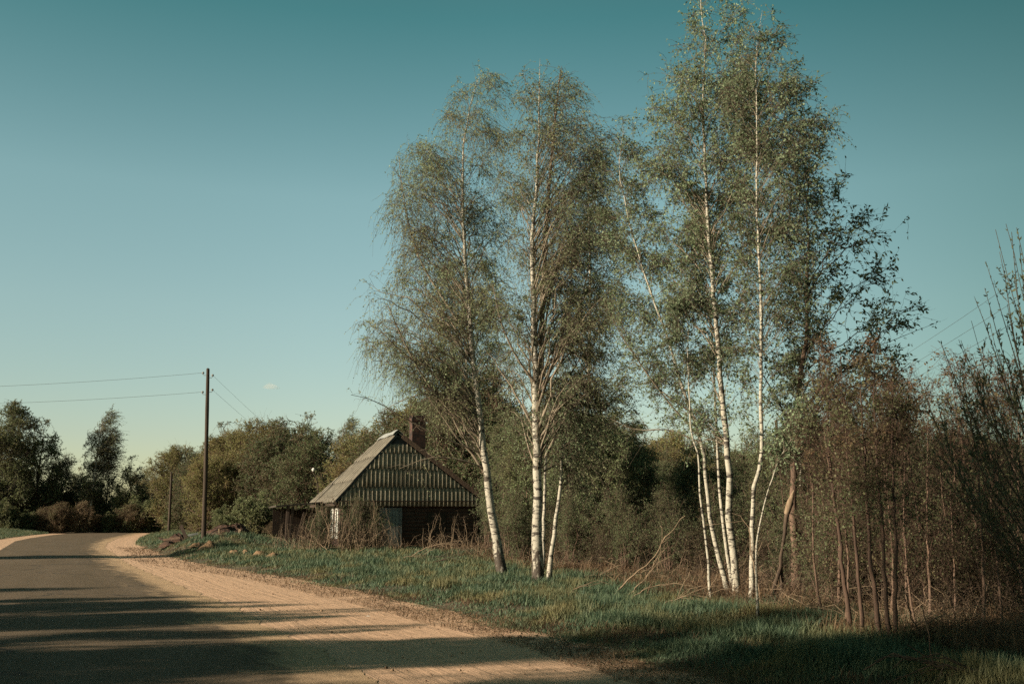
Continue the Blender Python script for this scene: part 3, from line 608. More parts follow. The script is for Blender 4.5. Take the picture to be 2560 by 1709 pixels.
# far end of the road, seen beyond the bend
far_set = [
 ('alder', -70, 126, 1.02, 'tall dark leafy tree half out of the picture at the far left'),
 ('alder', 18, 124, 1.06, 'tallest dark tree of the group left of the road bend'),
 ('alder2', 85, 127, 1.16, 'dense dark tree at the right edge of the tall group left of the road'),
 ('bare', 148, 132, .98, 'nearly leafless tree with upswept twigs between the dark trees and the bent birch'),
 ('wbirch', 222, 128, 1.08, 'windblown birch with a pale trunk standing above the bushes at the road bend'),
 ('alder2', 196, 140, .68, 'broad low tree behind the pale trunk of the windblown birch'),
 ('alder2', 262, 131, .70, 'small dark tree at the right foot of the windblown birch'),
 ('alder2', 322, 128, .80, 'slim oval tree with a thin pale stem right of the windblown birch'),
 ('bare', 372, 138, .74, 'sparse tree in the gap above the end of the road'),
 ('bare', 400, 150, .72, 'sparse grey tree farthest off over the end of the road'),
 ('willow', 447, 120, 1.10, 'rounded light willow behind the thin far pole'),
 ('willow_green', 495, 110, 1.0, 'green willow just left of the tall wooden pole'),
 ('alder2', 550, 140, 1.20, 'leafy treetop rising behind the tall wooden pole'),
 ('willow', 580, 100, 1.10, 'big brownish rounded willow right of the wooden pole'),
 ('willow', 640, 96, 1.18, 'largest olive brown willow in the mass between pole and house'),
 ('willow_green', 705, 90, 1.12, 'dense green willow in front of the olive ones'),
 ('willow_green', 770, 82, .98, 'green willow close behind the left end of the house'),
 ('willow', 530, 92, .78, 'low willow behind the debris heap at the pole'),
 ('alder2', 762, 112, 1.09, 'leafy crown standing out above the green willow left of the house'),
 ('wbirch', 836, 100, .80, 'windblown birch over the roof slope of the house'),
 ('alder2', 878, 96, .88, 'brownish crowned tree touching the house ridge from behind'),
]
for kind, u, Y, s, lab in far_set:
    place(kind, *at(u, Y), s, lab, 'tree', 'trees beyond the road bend and the house', rz=0. if kind == 'wbirch' else None)
for i, (u, Y, s, k) in enumerate([(-40,118,1.,'bush'),(20,116,1.05,'bush'),(70,118,.95,'bush'),(118,119,1.,'bush_brown'),(160,118,1.1,'bush_brown'),(200,119,.95,'bush_brown'),(240,121,1.05,'bush_brown'),(280,121,1.,'bush'),(318,122,1.05,'bush_brown'),(356,123,1.,'bush'),(392,126,1.1,'bush'),(420,129,1.2,'bush'),(455,112,.8,'bush'),(505,96,.62,'bush_brown'),(560,84,.62,'bush'),(610,78,.62,'bush_brown'),(655,72,.6,'bush'),(700,68,.58,'bush_brown'),(60,131,1.3,'bush'),(150,134,1.3,'bush'),(230,136,1.2,'bush'),(300,136,1.3,'bush'),(345,140,1.3,'bush')]):
    brown = k == 'bush_brown'
    s *= rng.uniform(.45, 1.2)*(.85 if brown else 1); place(k, *at(u+rng.uniform(-12, 12), Y), s, ('brown, barely leafed bush in the hedge-like belt under the far trees' if brown else 'dark green bush in the belt under the far trees'), 'bush', 'brown bushes under the far trees' if brown else 'dark bushes under the far trees', sx=rng.uniform(.8, 1.35))
for i, (u, Y, s) in enumerate([(-170,128,1.),(-270,122,.9),(-380,130,1.05),(-500,124,.95),(-640,128,1.),(-800,120,.9),(-980,126,1.),(-1180,118,.9)]):
    place('alder' if i % 2 else 'alder2', *at(u, Y), s, 'tree of the row that runs on past the left picture edge', 'tree', 'trees past the left picture edge')
# behind and right of the house
mid = [('willow', 905, 66, .78), ('willow_green', 985, 62, .88), ('willow', 1060, 66, 1.0), ('willow_green', 1135, 60, 1.15), ('willow_green', 1215, 58, 1.1), ('willow', 1290, 62, .8), ('willow_green', 1375, 60, .62), ('willow_green', 1470, 62, .60), ('willow', 1560, 66, .72), ('willow', 1700, 75, .86), ('willow_green', 1790, 82, .9), ('willow', 1640, 70, .72), ('willow_green', 1900, 72, .82), ('willow', 2010, 66, .85), ('willow_green', 2120, 60, .80), ('willow', 2230, 58, .74), ('willow_green', 2340, 56, .72), ('willow', 2450, 52, .62), ('willow_green', 2560, 50, .58), ('willow', 2660, 48, .58)]
nm = ['right behind the chimney', 'just right of the chimney', 'above the low end of the roof', 'behind the leaning birch foot', 'behind the straight tall birch', 'between the tall birch and the loose one', 'behind the loose birch', 'beyond the open middle of the thicket', 'low, left of the leaning clump birch', 'seen between the clump stems', 'behind the kinked birch', 'behind the thin edge birch of the clump', 'behind the bird cherry trunk', 'behind the first reddish sapling', 'behind the middle reddish sapling', 'beyond the last reddish sapling', 'under the open patch of sky', 'behind the willow shoots', 'at the right picture edge', 'beyond the right picture edge']
for (k, u, Y, s), w in zip(mid, nm):
    place(k, *at(u, Y), s, ('olive brown willow ' if k == 'willow' else 'bushy green willow ') + w, 'tree', 'willows behind the thicket')
# the thicket itself
def scatter(kind, spots, label, cat, group):
    for u, Y, s in spots: place(kind, *at(u, Y), s, label, cat, group)
scatter('shrub_tall', [(1265,44,.95),(1320,40,.9),(1375,42,1.0),(1430,37,.95),(1480,41,1.0),(1525,37,.85),(1560,43,.95),(1410,48,1.1),(1350,50,1.1),(1500,49,1.1),(1610,42,.75),(1665,46,.7),(1735,44,.7),(1800,40,.62),(1860,43,.68),(1930,38,.7)], 'thin dark young tree in the thicket behind the tall birches', 'tree', 'young trees of the thicket')
scatter('shrub_green', [(1235,46,.7),(1300,36,.6),(1440,33,.62),(1545,32,.6),(1640,33,.6),(1720,31,.55),(1800,30,.62),(1885,29,.65),(1950,26,.62),(2010,24,.72),(2060,22,.7),(2090,27,.9),(2140,21,.75),(2190,25,.9),(2240,20,.75),(2300,23,.85),(2350,19,.75),(2410,22,.8),(2470,18,.66),(2540,21,.7),(2590,17,.62),(2060,33,1.0),(2170,32,1.0),(2290,31,1.),(2400,30,.95),(2510,29,.85),(2600,27,.85),(1345,36,0.54),(1460,33,0.5),(1570,29,0.45),(1680,28,0.5),(1830,26,0.5),(1960,20.5,0.43),(2080,17.5,0.45),(2190,18,0.58),(2310,17.5,0.58),(2440,16.5,0.53),(2560,15.5,0.48),(2220,22,0.68),(2430,20,0.61)], 'leafy green shrub standing in the thicket', 'shrub', 'leafy shrubs of the thicket')
scatter('shrub_brown', [(1285,42,0.8),(1400,34,0.7),(1500,30,0.62),(1620,30,0.75),(1760,27,0.7),(1900,23,0.7),(2030,19,0.66),(2130,17,0.7),(2250,16.5,0.72),(2370,15.5,0.66),(2500,14.5,0.6),(2120,22,0.9),(2330,21,0.9),(2540,19,0.8)], 'bare brown twiggy shrub in the thicket', 'shrub', 'leafless shrubs of the thicket')
for u, Y, s, lab in [(712,46,.45,'dead stems among the porch posts'), (772,44.9,.62,'dense dead stems in front of the brick pillar'), (826,44.6,.95,'dead stems between the white windows and the house corner'), (880,44.2,.7,'pale dead stems left of the house door'), (925,44.5,.5,'dead stems directly before the house door'), (995,44.2,.38,'low dead stems right of the door under the wall'), (1150,44,.6,'dead stems left of the leaning birch foot'), (745,45.3,.42,'arching dead stems before the porch of the house'), (790,44.8,.72,'tangle of dead stems under the white window frames'), (850,44.6,.8,'tallest dead shrub before the left corner of the house'), (905,44.6,.85,'dead shrub in front of the house door'), (955,44.9,.7,'dead shrub just right of the house door'), (1085,44.5,.62,'few arching dead stems before the dark right part of the wall'), (1205,43,.5,'dead stems beside the foot of the leaning birch')]:
    place('bramble', *at(u, Y), s, lab, 'shrub', 'dead shrubs in front of the house')
for u, Y, s, lab in [(812,45.2,.48,'small leafing shrub against the left house corner'), (880,45.5,.56,'leafing shrub against the corrugated gable, left of the door'), (940,45.6,.46,'low leafing shrub in front of the grey door')]:
    place('shrub_green', *at(u, Y), s, lab, 'shrub', 'leafing shrubs against the house')
PR['thin_sapling'] = proto('sapling', M['brown_bark'], M['dark_twig'], M['dark_twig'], M['leaf_red'], trunk=straight(4.0, .25), env=[(.7, -.35, .4), (1.6, -.55, .5), (2.8, -.5, .6), (3.7, -.3, .4), (4.3, 0, .25)], r0=.026, r1=.006, n1=34, n2=4.5, n3=2.6, nl=3, leaf=(.046, .028), zb=.5, l2=.5, l3=.3, slope=(.9, 2.2), up2=.35, droop2=-.1, droop3=0., twig_r=.0028, r_min=.004, bare=.3)
sp_ = []
for i in range(34): sp_.append((1985+i*18+rng.uniform(-30, 30), rng.uniform(13.5, 22), rng.uniform(.72, 1.08)))
scatter('thin_sapling', sp_, 'thin dark sapling in the tangle behind the reddish stems', 'sapling', 'dark saplings of the tangle')
# far wood closing the view at the right
for i, (u, Y, s) in enumerate([(1480,150,.5),(1590,145,.5),(1700,150,.8),(1815,140,.82),(1930,135,.8),(2050,130,.8),(2170,125,.78),(2290,120,.74),(2400,118,.7),(2520,112,.64),(2620,110,.62),(930,130,.8),(1040,125,.8),(1150,120,.8),(1260,125,.7),(1370,130,.5)]):
    place('alder2', *at(u, Y), s, 'dark tree of the distant wood glimpsed through the thicket', 'tree', 'trees of the distant wood')
# unseen trees: left ones shade road and verge, rear ones added to block skylight
for kind, x, y, s, lab in [('wbirch', -16, -6.5, .9, ''), ('alder2', -18, -4, .95, ''), ('wbirch', -16, -1.2, .86, ''), ('wbirch', -18.5, 0.4, .95, ''), ('alder2', -21, -0.8, .9, ''), ('wbirch', -16.5, 2.6, .84, ''), ('wbirch', -18, 5., .66, ''), ('wbirch', -15.5, 10, .38, ''), ('wbirch', -19.5, 12.2, .42, ''), ('wbirch', -15.5, 13.2, .31, ''), ('wbirch', -19.5, 15.4, .36, ''), ('bare', -16, 16.4, .38, ''), ('bare', -15.5, 7., .62, ''), ('wbirch', -16.5, 8.4, .44, ''), ('wbirch', -18, 10.8, .40, ''), ('bare', -17, 12.8, .46, ''), ('wbirch', -16.5, 14.6, .31, ''), ('wbirch', -17.5, 17., .28, ''), ('bush', -17, 19.2, .42, ''), ('bare', -18, 21., .30, ''), ('bush', -19, 24, .36, ''), ('alder', -24, -10, .8, ''), ('alder', -14, -14, .8, ''), ('alder2', -4, -14, .9, ''), ('alder', 6, -15, .8, ''), ('alder2', 15, -9, .9, ''), ('alder2', -29.5, 40.5, .64, ''), ('bush', -41, 56, .45, '')]:
    place(kind, x, y, s, 'roadside tree left of the view casting its shade across the road', 'tree', 'roadside trees casting the shade')

# young spruce tip over the willows
sp = empty('spruce_tree', on(*at(711, 128))); tag(sp, 'small spruce whose pointed tip shows above the willows', 'tree')
b = MB(); b.tubes(np.array([[0, 0, 0], [0, 0, 6], [0, 0, 12.9]]), np.array([.16, .1, .02]), 6); b.build('trunk', M['dark_bark'], sp)
b = MB(); zs = rng.uniform(3, 12.7, 900); a = rng.uniform(0, 2*pi, 900); L = (13.2-zs)*.26+.12
d = np.stack([np.cos(a), np.sin(a), np.full(900, .1)], 1); b.leaves(np.stack([0*zs, 0*zs, zs], 1), d, L, .2+.1*L, 0); b.build('crown', M['needle'], sp)

# ------------------------------------------------------------------ the house
HR = R(19.5); c0 = P(842, 1297, 47.0)
house = empty('village_house', (c0[0], c0[1], 0.), HR); tag(house, 'abandoned wooden house with corrugated gable and roof, half hidden by shrubs', 'house')
WX, AX, DY = 7.05, 2.79, 7.8; ZG, ZE, ZA = .12, 2.52, 5.74
m, nt, bs = mat('dark_log_wall'); v = coord(nt)
n1 = noise(nt, scaled(nt, v, (.3, .3, 4)), 6, 5, .65); n2 = noise(nt, v, 1.2, 4)
wv = N(nt, 'ShaderNodeTexWave', wave_type='BANDS', bands_direction='Z'); wv.inputs['Scale'].default_value = 1.75; nt.links.new(v, wv.inputs['Vector'])
c = mix(nt, n1, (.042, .026, .018), (.10, .058, .038)); c = mix(nt, ramp(nt, wv.outputs['Fac'], [(.0, (1, 1, 1)), (.12, (0, 0, 0))]), c, (.012, .009, .007)); c = mix(nt, mth(nt, 'MULTIPLY', n2, .5), c, (.03, .02, .015))
base(nt, bs, c); bump(nt, bs, mth(nt, 'ADD', wv.outputs['Fac'], mth(nt, 'MULTIPLY', n1, .4)), .8, .04); M['logs'] = m
m, nt, bs = mat('red_brick'); v = coord(nt)
br = N(nt, 'ShaderNodeTexBrick'); br.inputs['Scale'].default_value = 1.; br.inputs['Brick Width'].default_value = .25; br.inputs['Row Height'].default_value = .075; br.inputs['Mortar Size'].default_value = .008
br.inputs['Color1'].default_value = (.115, .042, .027, 1); br.inputs['Color2'].default_value = (.07, .028, .02, 1); br.inputs['Mortar'].default_value = (.085, .068, .055, 1)
sxx = N(nt, 'ShaderNodeSeparateXYZ'); nt.links.new(v, sxx.inputs[0]); cb = N(nt, 'ShaderNodeCombineXYZ'); nt.links.new(mth(nt, 'ADD', sxx.outputs[0], sxx.outputs[1]), cb.inputs[0]); nt.links.new(sxx.outputs[2], cb.inputs[1]); nt.links.new(cb.outputs[0], br.inputs['Vector'])
c = mix(nt, ramp(nt, noise(nt, v, 3, 5, .7), [(.36, (0, 0, 0)), (.56, (1, 1, 1))]), br.outputs['Color'], (.028, .02, .016)); base(nt, bs, c); bump(nt, bs, br.outputs['Fac'], -.6, .01); M['brick'] = m
def asb(name, c1, c2, moss):
    m, nt, bs = mat(name); v = coord(nt)
    n1 = noise(nt, scaled(nt, v, (1, 1, .5)), 2.5, 5, .7); n2 = noise(nt, v, 9, 5, .7); n3 = noise(nt, v, .8, 3)
    c = mix(nt, ramp(nt, n1, [(.35, (0, 0, 0)), (.65, (1, 1, 1))]), c1, c2); c = mix(nt, ramp(nt, n2, [(.5, (0, 0, 0)), (.68, (.8, .8, .8))]), c, moss); c = mix(nt, ramp(nt, n3, [(.5, (0, 0, 0)), (.7, (.6, .6, .6))]), c, moss)
    base(nt, bs, c); bump(nt, bs, n2, .3, .01); return m
M['asb_roof'] = asb('weathered_corrugated_roofing', (.125, .108, .082), (.18, .158, .122), (.07, .058, .042))
nt = M['asb_roof'].node_tree; bs = nt.nodes['Principled BSDF']      # dirt and moss lying in the grooves of the sheets
src = bs.inputs['Base Color'].links[0].from_socket; sxx = N(nt, 'ShaderNodeSeparateXYZ'); nt.links.new(coord(nt), sxx.inputs[0])
gv = mth(nt, 'MULTIPLY', mth(nt, 'SUBTRACT', 1., mth(nt, 'COSINE', mth(nt, 'MULTIPLY', mth(nt, 'ADD', sxx.outputs[1], .10), 2*pi/.615))), .5)
gv = mth(nt, 'MULTIPLY', gv, mth(nt, 'ADD', .45, noise(nt, scaled(nt, coord(nt), (.6, 3, .6)), 1.5, 4)))
base(nt, bs, mix(nt, ramp(nt, gv, [(.60, (0, 0, 0)), (.85, (1, 1, 1))]), src, (.025, .021, .016)))
M['asb_gable'] = asb('weathered_corrugated_cladding', (.195, .165, .115), (.27, .235, .17), (.09, .072, .047))
M['ridge'] = asb('pale_ridge_sheet', (.19, .19, .175), (.25, .25, .235), (.12, .115, .1))
M['white'] = asb('flaking_white_paint', (.56, .54, .48), (.66, .64, .58), (.20, .17, .13))
M['door'] = asb('faded_grey_green_paint', (.13, .155, .145), (.19, .21, .195), (.07, .07, .06))
m, nt, bs = mat('dusty_glass'); bs.inputs['Base Color'].default_value = (.012, .013, .013, 1); bs.inputs['Roughness'].default_value = .18; bs.inputs['Specular IOR Level'].default_value = .5; M['glass'] = m
m, nt, bs = mat('dark_tar_roof'); n1 = noise(nt, coord(nt), 4, 5); base(nt, bs, mix(nt, n1, (.03, .025, .02), (.07, .055, .042))); bump(nt, bs, n1, .5, .03); M['tarroof'] = m

inx = .28     # wall stands back under the eaves
b = MB()      # walls as one shell of thick panels
b.box(inx, WX-.2, .12, .30, ZG-.5, ZE+.02, 0); b.box(inx, inx+.18, .301, DY-.2, ZG-.5, ZE+.02, 0)
b.box(WX-.38, WX-.2, .301, DY-.2, ZG-.5, ZE+.02, 0); b.box(inx+.181, WX-.381, DY-.38, DY-.2, ZG-.5, ZE+.02, 0)
b.build('wall', M['logs'], house)
b = MB()      # brick pillar and brick facing at the near left corner
b.box(inx-.06, inx-.003, .36, .78, ZG-.4, ZE-.06); b.box(inx-.06, inx-.003, 1.42, 2.1, ZG-.4, ZE-.06); b.box(inx-.06, inx-.003, 2.75, 3.1, ZG-.4, ZE-.06); b.box(inx-.06, inx-.003, .781, 2.749, ZE-.34, ZE-.065)
b.box(inx-.06, inx-.003, .782, 1.418, ZG-.4, ZG+.62); b.box(inx-.06, inx-.003, 2.102, 2.748, ZG-.4, ZG+.62)
b.build('brick_facing', M['brick'], house)
for i, (y0, y1) in enumerate([(.785, 1.415), (2.105, 2.745)]):
    b = MB(); z0, z1, x0, x1 = ZG+.625, ZE-.345, inx-.115, inx-.02
    b.box(x0, x1, y0-.06, y0+.10, z0, z1); b.box(x0, x1, y1-.10, y1+.06, z0, z1); b.box(x0, x1, y0+.101, y1-.101, z1-.10, z1); b.box(x0, x1, y0+.101, y1-.101, z0, z0+.09); b.box(x0+.03, x1, (y0+y1)/2-.025, (y0+y1)/2+.025, z0+.091, z1-.101)
    f = b.build('window', M['white'], house)
    b = MB(); b.box(inx-.016, inx-.008, y0+.1, y1-.1, z0+.09, z1-.1); b.build('pane', M['glass'], f)
b = MB(); dx = 2.15
b.box(dx, dx+.82, .055, .118, ZG-.25, ZG+1.95)
for k in range(5): b.box(dx+.03+k*.155, dx+.17+k*.155, .035, .054, ZG-.2, ZG+1.92)
dr = b.build('door', M['door'], house)
b = MB(); b.box(dx-.13, dx-.003, .04, .119, ZG-.3, ZG+2.06); b.box(dx+.823, dx+.96, .04, .119, ZG-.3, ZG+2.06); b.box(dx-.002, dx+.822, .04, .119, ZG+1.953, ZG+2.06); b.build('door_frame', M['grey_board'], dr)
b = MB(); b.tubes(np.array([[dx+.72, .03, ZG+.95], [dx+.72, -.02, ZG+.95], [dx+.64, -.025, ZG+.95]]), np.array([.012, .012, .01]), 6); b.build('handle', M['dark_bark'], dr)
b = MB(); b.box(4.3, 5.3, .09, .118, ZG+.75, ZG+1.85); f = b.build('window', M['board'], house)
b = MB(); b.box(4.4, 5.25, .075, .089, ZG+.83, ZG+1.78); b.build('pane', M['glass'], f)
def rake(x): return np.where(x < AX, ZE + (ZA-ZE)*x/AX, ZA - (ZA-ZE-.12)*(x-AX)/(WX-AX))
# gable board behind the sheets; dark left strip partly tarred wood, partly painted verge shade
b = MB(); xs = np.linspace(.05, WX-.05, 40); zt = rake(xs)-.06
vv = [[x, y, z] for y in (.02, .11) for x, z0 in zip(xs, zt) for z in (ZE-.05, z0)]
n = len(xs); F = []
for s_ in (0, 1):
    for i in range(n-1): a = s_*2*n+2*i; F.append([a, a+2, a+3, a+1] if s_ == 0 else [a, a+1, a+3, a+2])
for i in range(n-1): a = 2*i+1; F.append([a, a+2, a+2+2*n, a+2*n])
b.add(vv, F); b.build('gable_board', M['tar'], house)
# corrugated cladding in four overlapping rows, the left ends stepped
def corr(x, p=.205, a=.037): return a*np.cos(2*pi*x/p)
b = MB(); rows = [(ZE-.28, ZE+.66), (ZE+.60, ZE+1.50), (ZE+1.44, ZE+2.30), (ZE+2.24, ZE+2.66)]
for k, (z0, z1) in enumerate(rows):
    xl_ = [.16, .52, 1.26, 2.02][k]; xs = np.arange(xl_, WX-.10, .205/8)
    top = np.minimum(z1, rake(xs)-.16); top = np.where(xs < AX, np.minimum(z1, rake(xs)-.03), top)
    keep_ = np.where(top > z0+.04)[0]; xs = xs[keep_]; top = top[keep_]; tt = np.linspace(0, 1, 4)
    zb_ = z0 + .012*np.sin(xs*3+k) + .02*(np.floor(xs/1.03) % 2)
    Z = zb_[None]*(1-tt[:, None]) + top[None]*tt[:, None]; X = np.repeat(xs[None], 4, 0)
    Y = -.048 - corr(X + k*.07) - .03*(1-tt[:, None]) + .008*np.sin(X*1.7+k) ; nx = len(xs)
    i = np.arange(3)[:, None]*nx + np.arange(nx-1)[None]
    b.add(np.stack([X, Y, Z], -1), np.stack([i, i+1, i+nx+1, i+nx], -1), 0, True)
o = b.build('gable_cladding', M['asb_gable'], house); md_ = o.modifiers.new('thick', 'SOLIDIFY'); md_.thickness = .008
# roof: left slope (hipped at the back), right slope, back hip
b = MB(); RF = 3.5; front = -.10
def slope_sheet(b, p0, eave_dir, up_vec, L0, L1, t_len, f0=0., rows=3, over=.03):
    """corrugated rows: runs along eave_dir from f0 to L0 at the eave and L1 at the ridge"""
    e = np.array(eave_dir, float); u = np.array(up_vec, float); n = np.cross(e, u); n /= np.linalg.norm(n); n = n if n[2] > 0 else -n
    for k in range(rows):
        t0 = max(0, k/rows-.03); t1 = (k+1)/rows; tt = np.linspace(t0, t1, 5)
        s = np.arange(f0, L0+.01, .205/8); S, T = np.meshgrid(s, tt); lim = L0 + (L1-L0)*T
        S2 = np.minimum(S, lim); sag = -.05*np.sin(pi*np.clip((S2-f0)/(L0-f0), 0, 1))*np.sin(pi*T)
        H = corr(S2, a=.042) + over*(1-(T-t0)/(t1-t0)) + sag + .012*np.sin(S2*2.1+k*2)
        Q = np.array(p0) + S2[..., None]*e + T[..., None]*t_len*u + H[..., None]*n; nx = len(s)
        i = np.arange(4)[:, None]*nx + np.arange(nx-1)[None]
        b.add(Q, np.stack([i, i+1, i+nx+1, i+nx], -1), 0, True)
lv = np.array([AX+.22, 0, ZA-ZE+.17]); ll = np.linalg.norm(lv); slope_sheet(b, (-.22, 0, ZE-.12), (0, 1, 0), lv/ll, DY+.25, RF, ll, front)
rv = np.array([-(WX-AX+.25), 0, ZA-ZE+.05]); rl_ = np.linalg.norm(rv); slope_sheet(b, (WX+.25, 0, ZE), (0, 1, 0), rv/rl_, DY+.25, RF, rl_, front)
hb = [(-.2, DY+.22, ZE-.06), (WX+.22, DY+.22, ZE+.02), (AX, RF, ZA+.03)]; b.quad(hb[0], hb[1], hb[2], hb[2])
rf = b.build('roof', M['asb_roof'], house); md_ = rf.modifiers.new('thick', 'SOLIDIFY'); md_.thickness = .008
b = MB(); yy = np.linspace(front-.03, RF+.05, 9); prof = [(-.26, -.23), (-.13, -.08), (0, .02), (.13, -.07), (.28, -.19)]
V = [[AX+px, y, ZA+.12+pz+.015*math.sin(y*3)] for y in yy for px, pz in prof]; i = np.arange(8)[:, None]*5 + np.arange(4)[None]
b.add(V, np.stack([i, i+1, i+6, i+5], -1)); o = b.build('ridge_cap', M['ridge'], rf); md_ = o.modifiers.new('thick', 'SOLIDIFY'); md_.thickness = .012
b = MB(); b.beam((AX+.22, front-.02, ZA-.17), (WX+.22, front-.02, ZE+.0), .20, .04); b.beam((AX+.22, front+.10, ZA-.13), (WX+.2, front+.10, ZE+.05), .10, .05); b.build('barge_board', M['brown_bark'], rf)
b = MB(); b.beam((-.19, front+.03, ZE-.18), (AX-.05, front+.03, ZA-.14), .12, .04); b.build('barge_board', M['tar'], rf)
b = MB(); b.beam((-.12, front, ZE-.2), (-.12, DY, ZE-.2), .14, .03); b.beam((.1, -.19, ZE-.05), (WX, -.19, ZE-.02), .05, .05); b.build('fascia', M['board'], rf)
# chimney with a ragged top
b = MB(); cx0, cx1, cy0, cy1 = 4.06, 4.76, 2.2, 2.85; cz = 6.82
b.box(cx0, cx1, cy0, cy1, 3.6, cz-.28); b.box(cx0-.035, cx1+.035, cy0-.035, cy1+.035, cz-.28, cz-.12)
for k in range(7):
    x0 = cx0 + k*.096; b.box(x0, x0+.094, cy0, cy0+.2, cz-.12, cz-.06+.075*rng.integers(0, 2)); b.box(x0, x0+.094, cy1-.2, cy1, cz-.12, cz-.06+.075*rng.integers(0, 2))
b.box(cx0-.05, cx1+.05, cy0-.05, cy1+.05, 3.9, 5.06); ch = b.build('chimney', M['brick'], house)
# lean-to porch at the far left side
b = MB(); px0 = -2.5
Vp = np.array([[px0, 2.6, 2.22], [-.02, 2.6, 2.44], [-.02, 5.9, 2.44], [px0, 5.9, 2.20]]); b.add(np.concatenate([Vp, Vp+np.array([0, 0, .07])]), [[0,1,2,3],[4,7,6,5],[0,4,5,1],[1,5,6,2],[2,6,7,3],[3,7,4,0]])
po = b.build('porch', M['tarroof'], house)
for x, y, w in ((-1.95, 2.75, .13), (-1.72, 2.72, .11), (-2.2, 2.9, .05)):
    b = MB(); b.beam((x, y, ZG-.3), (x+.04, y, 2.26), w, w, jit=.01); b.build('post', M['board'], po)
b = MB()
for k in range(17): b.beam((-2.25+k*.13, 5.6, ZG-.3), (-2.25+k*.13, 5.6, 2.2+rng.uniform(-.1, .02)), .122, .025)
b.build('back_boarding', M['board'], po)
b = MB(); b.beam((-1.15, 2.35, 1.95), (-1.75, 1.7, -.1), .15, .08); b.build('prop', M['board'], po)
for x, y, z in ((-.9, 4.9, 0), ):
    b = MB(); b.box(x-.6, x+.5, 5.0, 5.08, .3, 1.9); b.build('porch_door', M['board'], po)

# ------------------------------------------------------------------ poles, wires, lamp
def insul(parent, p, sgn):
    b = MB(); b.tubes(np.array([[0, 0, 0], [sgn*.12, 0, .0], [sgn*.16, 0, .04], [sgn*.16, 0, .10]])+p, np.array([.012, .012, .012, .012]), 5)
    b.tubes(np.array([[sgn*.16, 0, .07], [sgn*.16, 0, .1], [sgn*.16, 0, .15], [sgn*.16, 0, .18]])+p, np.array([.04, .065, .06, .03]), 8); b.build('insulator', M['ridge'], parent)
pb = P(512, 1297, 50.0); pbz = float(hgt(pb[0], 50)); pt = P(520, 922, 50.0)
pole = empty('utility_pole', (pb[0], 50, pbz)); tag(pole, 'tall dark wooden utility pole standing on the grassy bank', 'pole')
H1 = pt[2]-pbz; lean = pt[0]-pb[0]
b = MB(); q = resample([(0, 0, -.3), (lean*.35, 0, H1*.4), (lean, 0, H1)], 14); b.tubes(q, np.linspace(.128, .083, 14)*(1+rng.normal(0, .03, 14)), 10)
tp = q[-1]; b.tubes(np.array([tp-[0, 0, .005], tp+[0, 0, .03], tp+[.01, 0, .05]]), np.array([.084, .06, .001]), 10); b.build('shaft', M['pole'], pole)
z1 = P(0, 933, 50)[2]-pbz; z2 = P(0, 976, 50)[2]-pbz
for z, s_ in ((z1, -1), (z1-.12, 1), (z2+.02, 1), (z2-.1, -1)): insul(pole, np.array([lean*z/H1 + s_*.085, 0, z-.1]), s_)
p2 = on(*at(424, 108)); pole2 = empty('utility_pole', p2); tag(pole2, 'thin distant utility pole beside the end of the road', 'pole'); t2 = P(429, 1180, 108)-p2
b = MB(); b.tubes(resample([(0, 0, -.3), (t2[0]*.5, 0, t2[2]*.5), (t2[0], 0, t2[2])], 8), np.linspace(.17, .12, 8), 8); b.build('shaft', M['pole'], pole2); insul(pole2, np.array([t2[0]+.08, 0, t2[2]-.9]), 1)
p3 = on(*at(1950, 70)); pole3 = empty('utility_pole', p3); tag(pole3, 'wooden pole hidden in the trees behind the right birch clump', 'pole')
b = MB(); b.tubes(resample([(0, 0, -.3), (.05, 0, 4), (.05, 0, 8.2)], 8), np.linspace(.14, .1, 8), 8); b.build('shaft', M['pole'], pole3)
for z in (7.0, 7.5, 8.0): insul(pole3, np.array([.12, 0, z-.1]), 1)
m, nt, bs = mat('dark_wire'); bs.inputs['Base Color'].default_value = (.05, .045, .04, 1); M['wire'] = m
def wire(a, c, sag, label, grp, r=.0062):
    t = np.linspace(0, 1, 24)[:, None]; q = a*(1-t)+c*t; q[:, 2] -= sag*4*(t*(1-t))[:, 0]; o_ = a.copy(); b = MB(); b.tubes(q-o_, np.full(24, r), 4)
    tag(b.build('wire', M['wire'], None, o_), label, 'wire', grp)
base1 = np.array([pb[0], 50, pbz])
def ins(z, s_): return base1 + np.array([lean*z/H1 + s_*.245, 0, z+.03])
wire(ins(z1, -1), P(-620, 975, 47), .28, 'upper wire running left from the top of the tall pole', 'wires on the tall pole')
wire(ins(z2-.1, -1), P(-620, 1012, 47), .28, 'lower wire running left from the tall pole', 'wires on the tall pole')
wire(ins(z1-.12, 1), P(745, 1128, 74), .12, 'upper wire dropping right from the tall pole into the willows', 'wires on the tall pole')
wire(ins(z2+.02, 1), P(728, 1135, 74), .12, 'lower wire dropping right from the tall pole into the willows', 'wires on the tall pole')
for z, (u, v), lab in ((8.0, (2760, 545), 'topmost of the three thin wires crossing the sky at the right'), (7.5, (2760, 605), 'middle one of the three thin wires crossing the sky at the right'), (7.0, (2760, 670), 'lowest of the three thin wires crossing the sky at the right')):
    wire(np.array([p3[0]+.28, 70, p3[2]+z+.03]), P(u, v, 24), .5, lab, 'wires at the right', .006)
lp = on(*at(798, 62)); lamp = empty('street_lamp', lp); tag(lamp, 'dark street lamp with a curved arm and small white head behind the house roof', 'street lamp')
a_, b_ = P(797, 1235, 62)-lp, P(779, 1166, 62)-lp; hd = P(784, 1172, 62)-lp
